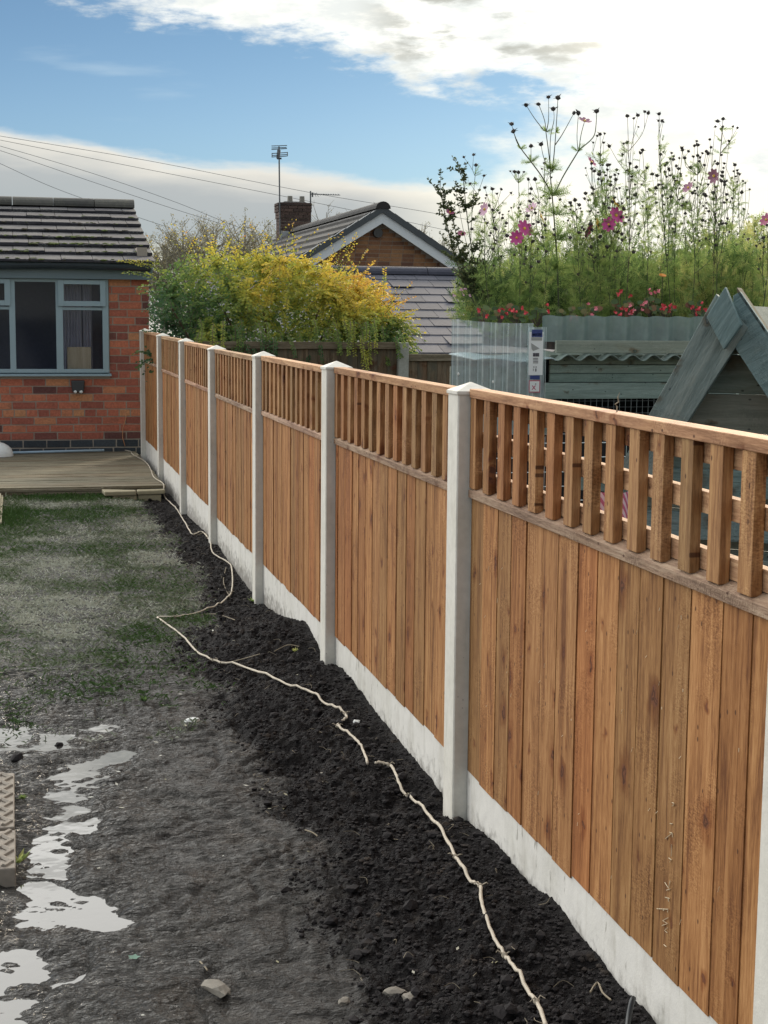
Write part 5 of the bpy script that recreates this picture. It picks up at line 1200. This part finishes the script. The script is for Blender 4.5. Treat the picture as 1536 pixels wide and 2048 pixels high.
def cosmos(base, top, nbr, lab, fl=None, tone=.5, spread=.12, nfe=40, mat='fern', name='cosmos_plant', smat='stem', hd=.0125, bend=0.):
    base = Vector(base); top = Vector(top); e = thing(name, base, lab, 'flower plant', 'tall flower plants behind the planter'); S_, Lf, Sd = MB(), MB(), []
    mid = base.lerp(top, .5)+Vector((random.uniform(-.04, .04)+bend, 0, 0)); spine = smooth_path([base, mid, top], 5); cosmos_stem(S_, spine, .0034)
    if fl == 'magenta': heads(e, [('f', top+Vector((0, -.02, 0)), (.35, -1, .5), .050), ('f', top+Vector((-.045, -.03, -.05)), (-.5, -1, .1), .040)], 'flower', fl)
    elif fl: heads(e, [('f', top, (random.choice((-1, 1))*random.uniform(.3, 1.3), -.45, random.uniform(-.4, 1.2)), random.uniform(.034, .044))], 'flower', fl)
    else: Sd.append(('s', top, hd, None))
    for k in range(nbr):
        u = random.uniform(.35, .92); i = int(u*(len(spine)-1)); p0 = spine[i]; dx_ = random.uniform(-1, 1)*spread*random.uniform(.3, 1.2); up_ = random.uniform(.15, .95)*(top.z-p0.z)+random.uniform(0, .05)
        p2 = p0+Vector((dx_, random.uniform(-.06, .06), up_)); p1 = p0.lerp(p2, .5)+Vector((dx_*.1, 0, -up_*.04)); pts = smooth_path([p0, p1+Vector((random.uniform(-.02, .02), 0, 0)), p2], 4); cosmos_stem(S_, pts, .0020)
        Sd.append(('s', p2, hd*random.uniform(.6, 1.05), None))
        if random.random() < .6: q = pts[random.randint(2, 5)]; q2 = q+Vector((random.uniform(-.05, .05), 0, random.uniform(.03, .10))); cosmos_stem(S_, [q, q2], .0016); Sd.append(('s', q2, hd*random.uniform(.5, .8), None))
        for _ in range(3): feather(Lf, pts[random.randint(0, 4)], (random.uniform(-1, 1), random.uniform(-1, .5), random.uniform(.0, .9)), random.uniform(.03, .08), r_=min(1, max(0, tone+random.uniform(-.2, .3))))
    for k in range(int(nfe*1.8)):
        u = random.random()**1.3*.9; p0 = spine[int(u*(len(spine)-1))]; feather(Lf, p0+Vector((random.uniform(-.04, .04), random.uniform(-.04, .04), random.uniform(-.05, .05))), (random.uniform(-1, 1), random.uniform(-1, 1), random.uniform(-.2, 1)), random.uniform(.05, .14)*(1-.45*u), r_=min(1, max(0, tone+random.uniform(-.3, .3))))
    lo(e, S_).build('stem', smat, e); lo(e, Lf).build('leaves', mat, e); heads(e, Sd, 'seed_head', 'seed')
    return e
FYp = HY+.35
def Q(px, py, dy=0.): return P(px, py, FYp+dy)
# the big branching one
e = thing('cosmos_plant', Q(1112, 640), 'tallest branching flower stalk with dark seed heads against the white cloud', 'flower plant', 'tall flower plants behind the planter')
S_, Lf, Sd, Fl = MB(), MB(), [], []
def st(pts, r_, head=None, dy=0.):
    pp = smooth_path([Q(a, b_, dy) for a, b_ in pts], 4); cosmos_stem(S_, pp, r_)
    if head == 's': Sd.append(('s', pp[-1], random.uniform(.013, .016), None))
    elif head == 'f': Fl.append(('f', pp[-1], (.1, -.5, .9), .040))
st([(1118, 640), (1114, 520), (1106, 410), (1100, 345)], .0075)
st([(1106, 392), (1085, 355), (1064, 326), (1044, 300), (1038, 290), (1030, 272), (1027, 262)], .0045, 's'); st([(1041, 297), (1032, 280), (1023, 248)], .0028, 's')
st([(1101, 345), (1098, 310), (1092, 265), (1089, 240), (1077, 208)], .0040, 's'); st([(1089, 262), (1070, 238), (1052, 210)], .0032, 's'); st([(1092, 264), (1097, 240), (1097, 194)], .0032, 's')
st([(1104, 345), (1108, 310), (1112, 260), (1116, 195)], .0042, 's'); st([(1100, 330), (1101, 275), (1108, 240), (1107, 218)], .0030, 's'); st([(1096, 340), (1086, 310), (1082, 288)], .0030, 's')
st([(1110, 290), (1125, 268), (1148, 226)], .0034, 's'); st([(1108, 392), (1125, 355), (1155, 305), (1158, 300), (1186, 275), (1192, 250), (1193, 222)], .0045, 's')
st([(1156, 302), (1154, 270), (1157, 226)], .0030, 's'); st([(1158, 300), (1162, 270), (1169, 243)], .0030, 'f'); st([(1062, 324), (1062, 300), (1062, 292)], .0026, 's'); st([(1076, 440), (1078, 400), (1070, 358)], .0026, 's')
for (a, b_, n, s_) in ((1101, 338, 26, .075), (1062, 325, 14, .06), (1156, 303, 8, .06), (1106, 392, 26, .13), (1112, 265, 6, .05), (1112, 430, 22, .12), (1041, 298, 5, .05), (1092, 264, 6, .05), (1115, 480, 30, .14), (1116, 540, 40, .16)):
    for _ in range(n): feather(Lf, Q(a, b_), (random.uniform(-1, 1), random.uniform(-.8, .4), random.uniform(-.1, .9)), s_*random.uniform(.5, 1.05), r_=random.uniform(.2, .8))
lo(e, S_).build('stem', 'stem', e); lo(e, Lf).build('leaves', 'fern', e); heads(e, Sd, 'seed_head', 'seed'); heads(e, Fl, 'flower', 'mauve')
CP = [  # top px, top py, base px, branches, tone, flower, feathers, label
    (952, 330, 958, 5, .4, None, 30, 'thin flower stalk rising alone at the left, one dark head on top'), (970, 419, 985, 7, .45, 'lilac', 34, 'stalk with a nodding lilac bloom at the left part of the bed'), (985, 378, 1000, 6, .45, None, 26, 'bare slender stalk with tiny buds right of the lone dark head'),
    (1037, 345, 1040, 6, .5, None, 34, 'slender stalk with small round heads left of the tallest plant'), (1046, 458, 1040, 8, .5, 'magenta', 44, 'stalk bearing the large magenta bloom over the clear sheets'), (1064, 417, 1058, 6, .5, 'lilac', 40, 'stalk with a pale lilac bloom just left of the tallest plant'), (1026, 262, 1112, 0, .5, 'mauve', 0, ''),
    (1200, 268, 1225, 10, .5, None, 46, 'tall seedy stalk right of the tallest plant'), (1255, 232, 1250, 13, .45, None, 50, 'dense cluster of dark seed heads on a tall straight stalk'), (1182, 325, 1205, 9, .5, 'rose', 40, 'leaning stalk topped by a dull rose bloom in the middle of the bed'),
    (1229, 432, 1222, 9, .55, 'magenta', 50, 'short stalk with a bright magenta flower in mid bed'), (1230, 408, 1238, 6, .55, 'yellow', 30, 'stalk with a yellow bloom directly above the magenta flower'), (1318, 228, 1345, 8, .5, None, 40, 'curving stalk with one lonely top head right of centre'), (1285, 300, 1290, 4, .6, None, 90, 'leafy dark green stalk in the centre right of the bed'),
    (1446, 238, 1425, 13, .5, None, 26, 'tall brown stalk rising beside the kennel apex'), (1429, 352, 1432, 8, .5, 'mauve', 26, 'stalk with a mauve bloom close to the tall brown stalk'), (1395, 290, 1400, 11, .45, None, 34, 'bushy stalk with small dark heads left of the tall brown stalk'), (1377, 376, 1380, 9, .6, 'mauve', 44, 'stalk with a mauve bloom and curled buds above the kennel'),
    (1470, 330, 1475, 10, .6, None, 40, 'stalk with scattered black seeds near the right edge'), (1533, 440, 1520, 9, .6, 'rose', 36, 'stalk with dark red bud cut by the right edge'), (1420, 440, 1430, 6, .75, None, 50, 'yellow green feathery stalk behind the kennel apex'),
    (1510, 450, 1505, 6, .8, None, 50, 'bright green feathery stalk near the right edge'), (1081, 434, 1082, 7, .6, 'yellow', 50, 'feathery stalk with a yellow bloom near the tallest plant'), (1193, 448, 1185, 8, .65, 'yellow', 60, 'feathery green stalk with a small yellow bloom in mid bed'), (1175, 460, 1165, 8, .6, 'rose', 60, 'feathery stalk with a small rose bloom left of the yellow one'),
    (1330, 330, 1322, 10, .55, None, 60, 'dense seedy stalk between the curving one and the kennel'), (1365, 300, 1350, 9, .5, None, 44, 'pale thin seedy stalk with wiry side shoots above the hazy sheet'), (1215, 330, 1215, 11, .5, None, 60, 'wiry seedy stalk close behind the dull rose bloom'), (1150, 400, 1150, 8, .55, None, 60, 'low wiry stalk just right of the tallest plant')]
for k, (tx, ty, bx_, nb_, tone, fl, nfe, lab) in enumerate(CP):
    if not lab: continue
    dy = random.uniform(-.08, .7) if ty > 300 else random.uniform(0, .25)
    if fl: dy = -.12
    cosmos(P(bx_, 655, FYp+dy), P(tx, ty, FYp+dy), nb_, lab, fl, tone=tone, nfe=nfe, spread=.13, smat='stem_brown' if tx in (1446, 1255) else 'stem')
for k in range(11):
    px_ = 1000+k*48+random.uniform(-14, 14); ty = random.uniform(300, 450); dy = random.uniform(.2, 1.2)
    cosmos(P(px_, 655, FYp+dy), P(px_+random.uniform(-25, 25), ty, FYp+dy), random.randint(6, 11), 'one of the thin wiry seed stalks crowding between the taller flower stalks', None, tone=random.uniform(.3, .7), nfe=50, spread=.15, smat=random.choice(('stem', 'stem_brown')), hd=.010)
# dark bushy asters at the left
for (tx, ty, bx_, lab) in ((880, 380, 965, 'dark bushy stalk leaning out over the slate roof'), (925, 345, 985, 'upright dark bushy stalk at the left end of the bed'), (905, 430, 975, 'short leaning stalk with small pink daisies over the slates')):
    b0, t0 = P(bx_, 640, FYp), P(tx, ty, FYp); e = thing('aster_plant', b0, lab, 'flower plant', 'bushy dark plants at the bed end'); S_, Lf, Fl = MB(), MB(), MB(); sp = smooth_path([b0, b0.lerp(t0, .5)+Vector((-.03, 0, -.03)), t0], 6); cosmos_stem(S_, sp, .005)
    for k in range(34):
        i = random.randint(3, len(sp)-1); p = sp[i]; q = p+Vector((random.uniform(-.10, .10), random.uniform(-.05, .05), random.uniform(.02, .11))); cosmos_stem(S_, [p, q], .0018)
        for _ in range(20): w_ = p.lerp(q, random.random()); Lf.leaf(w_, (random.uniform(-1, 1), random.uniform(-1, 1), random.uniform(-.3, 1)), 'cam', .020, .011)
    if ty != 345: heads(e, [('f', sp[-3]+Vector((.03, -.02, -.02)), (0, -.6, .8), .026)], 'flower', 'rose')
    lo(e, S_).build('stem', 'stem', e); lo(e, Lf).build('leaves', 'fern_dark', e)
# feathery fillers: one plant each
for k in range(62):
    px_ = 945+k*9.8+random.uniform(-8, 8); dy = random.uniform(.0, 1.5); ty = random.uniform(440, 560) if k % 2 else random.uniform(510, 570)-(20 if px_ > 1380 else 0)+(30 if px_ < 1010 else 0)
    b0, t0 = P(px_, 655, FYp+dy), P(px_+random.uniform(-14, 14), ty, FYp+dy); e = thing('feathery_plant', b0, '', 'foliage plant', 'feathery green plants filling the bed')
    if True:
        e['label'] = 'one of the feathery green plants filling the bed below the tall stalks'
        S_, Lf = MB(), MB(); tn = random.uniform(.05, .85)+(.15 if px_ > 1340 else 0)
        for j in range(5): q = t0+Vector((random.uniform(-.1, .1), random.uniform(-.1, .1), -random.uniform(0, .12))); cosmos_stem(S_, smooth_path([b0, b0.lerp(q, .5)+Vector((random.uniform(-.02, .02), 0, 0)), q], 3), .0026)
        for j in range(105): u = random.random(); p = b0.lerp(t0, u)+Vector((random.uniform(-.11, .11), random.uniform(-.10, .10), 0)); feather(Lf, p, (random.uniform(-.8, .8), random.uniform(-.8, .5), random.uniform(.0, 1.2)), random.uniform(.06, .14), n=7, wd=.0052, r_=min(1, max(0, tn+random.uniform(-.35, .35))))
        lo(e, S_).build('stem', 'stem', e); lo(e, Lf).build('leaves', 'fern', e)
# begonias
BG = [(965, 632, 'red', 'dark red begonia at the left end of the planter'), (1000, 628, 'red', 'bronze leaved begonia left of the label strip'), (1035, 630, 'red', 'red begonia just above the label strip'), (1075, 632, 'red', 'small red begonia in the middle left of the planter'), (1130, 634, 'pinkp', 'green leaved begonia in the middle of the planter'),
      (1240, 620, 'red', 'begonia with the tallest cluster of red blooms'), (1265, 622, 'pinkp', 'begonia with pale pink blooms right of the red cluster'), (1300, 615, 'pinkp', 'begonia with the broad round green leaf'), (1330, 632, 'red', 'begonia with one crimson bloom drooping over the sheet edge'), (1393, 622, 'red', 'bronze begonia next to the kennel fascia'), (1178, 628, 'pinkp', 'sparse green begonia mid planter')]
for (px_, py_, fm, lab) in BG:
    c = P(px_, py_, HY+.12); e = thing('begonia', c, lab, 'flower plant', 'begonias along the planter edge'); Lf, Fl, S_ = MB(), MB(), MB()
    for k in range(16):
        a_ = random.uniform(0, 6.28); r1 = random.uniform(.01, .06); p = Vector((math.cos(a_)*r1, math.sin(a_)*.05, random.uniform(-.03, .05))); s_ = random.uniform(.012, .024); nrm = Vector((random.uniform(-.6, .6), -1, random.uniform(.1, .9))).normalized(); u = nrm.cross(Vector((0, 0, 1))).normalized(); v = nrm.cross(u)
        Lf.face([p+(u*math.cos(6.283*j/7)+v*math.sin(6.283*j/7)*.8)*s_ for j in range(7)]); S_.tube([Vector((0, 0, -.06)), p], .0018, 4, cap=False)
    for k in range(random.randint(2, 5) if px_ < 1200 else random.randint(4, 8)):
        p = Vector((random.uniform(-.05, .05), -.05+random.uniform(-.02, .02), random.uniform(-.01, .095)*(1.3 if px_ in (1240, 1300) else .8)-.01)); S_.tube([Vector((0, 0, -.04)), p], .0014, 4, cap=False)
        fm_ = MB()
        for j in range(5): fm_.leaf((0, 0, 0), (random.uniform(-1, 1), random.uniform(-1, 0), random.uniform(-1, 1)), 'cam', .016, .015)
        fo = fm_.build('flower', fm, e); fo.location = p
    Lf.build('leaves', 'begleaf', e); S_.build('stem', 'stem_brown', e)
c = P(1325, 552, FYp); e = thing('marigold', c, 'single orange marigold in the bed', 'flower plant'); Fl, S_ = MB(), MB()
for k in range(3): flower(Fl, (0, 0, .002*k), (0, -.5, 1), .022-.004*k, 12)
S_.tube([(0, 0, 0), (.01, .02, -.25)], .0025, 5); Fl.build('flower', 'orangep', e); S_.build('stem', 'stem', e)
c = P(932, 585, FYp-.1); e = thing('pink_sprig', c, 'pale pink flower sprig hanging in front of the slate roof', 'flower plant'); Fl, S_ = MB(), MB()
for (a, b_) in ((922, 580), (930, 576), (908, 590), (938, 592), (926, 588)):
    p = P(a, b_, FYp-.1)-c
    fm_ = MB()
    for j in range(4): fm_.leaf((0, 0, 0), (random.uniform(-1, 1), -.3, random.uniform(-1, 1)), 'cam', .014, .010)
    fm_.build('flower', 'lilac', e).location = p
    S_.tube([p, P(975, 630, FYp)-c], .0010, 4, cap=False)
S_.build('stem', 'stem', e)
print('objects', len(bpy.data.objects))
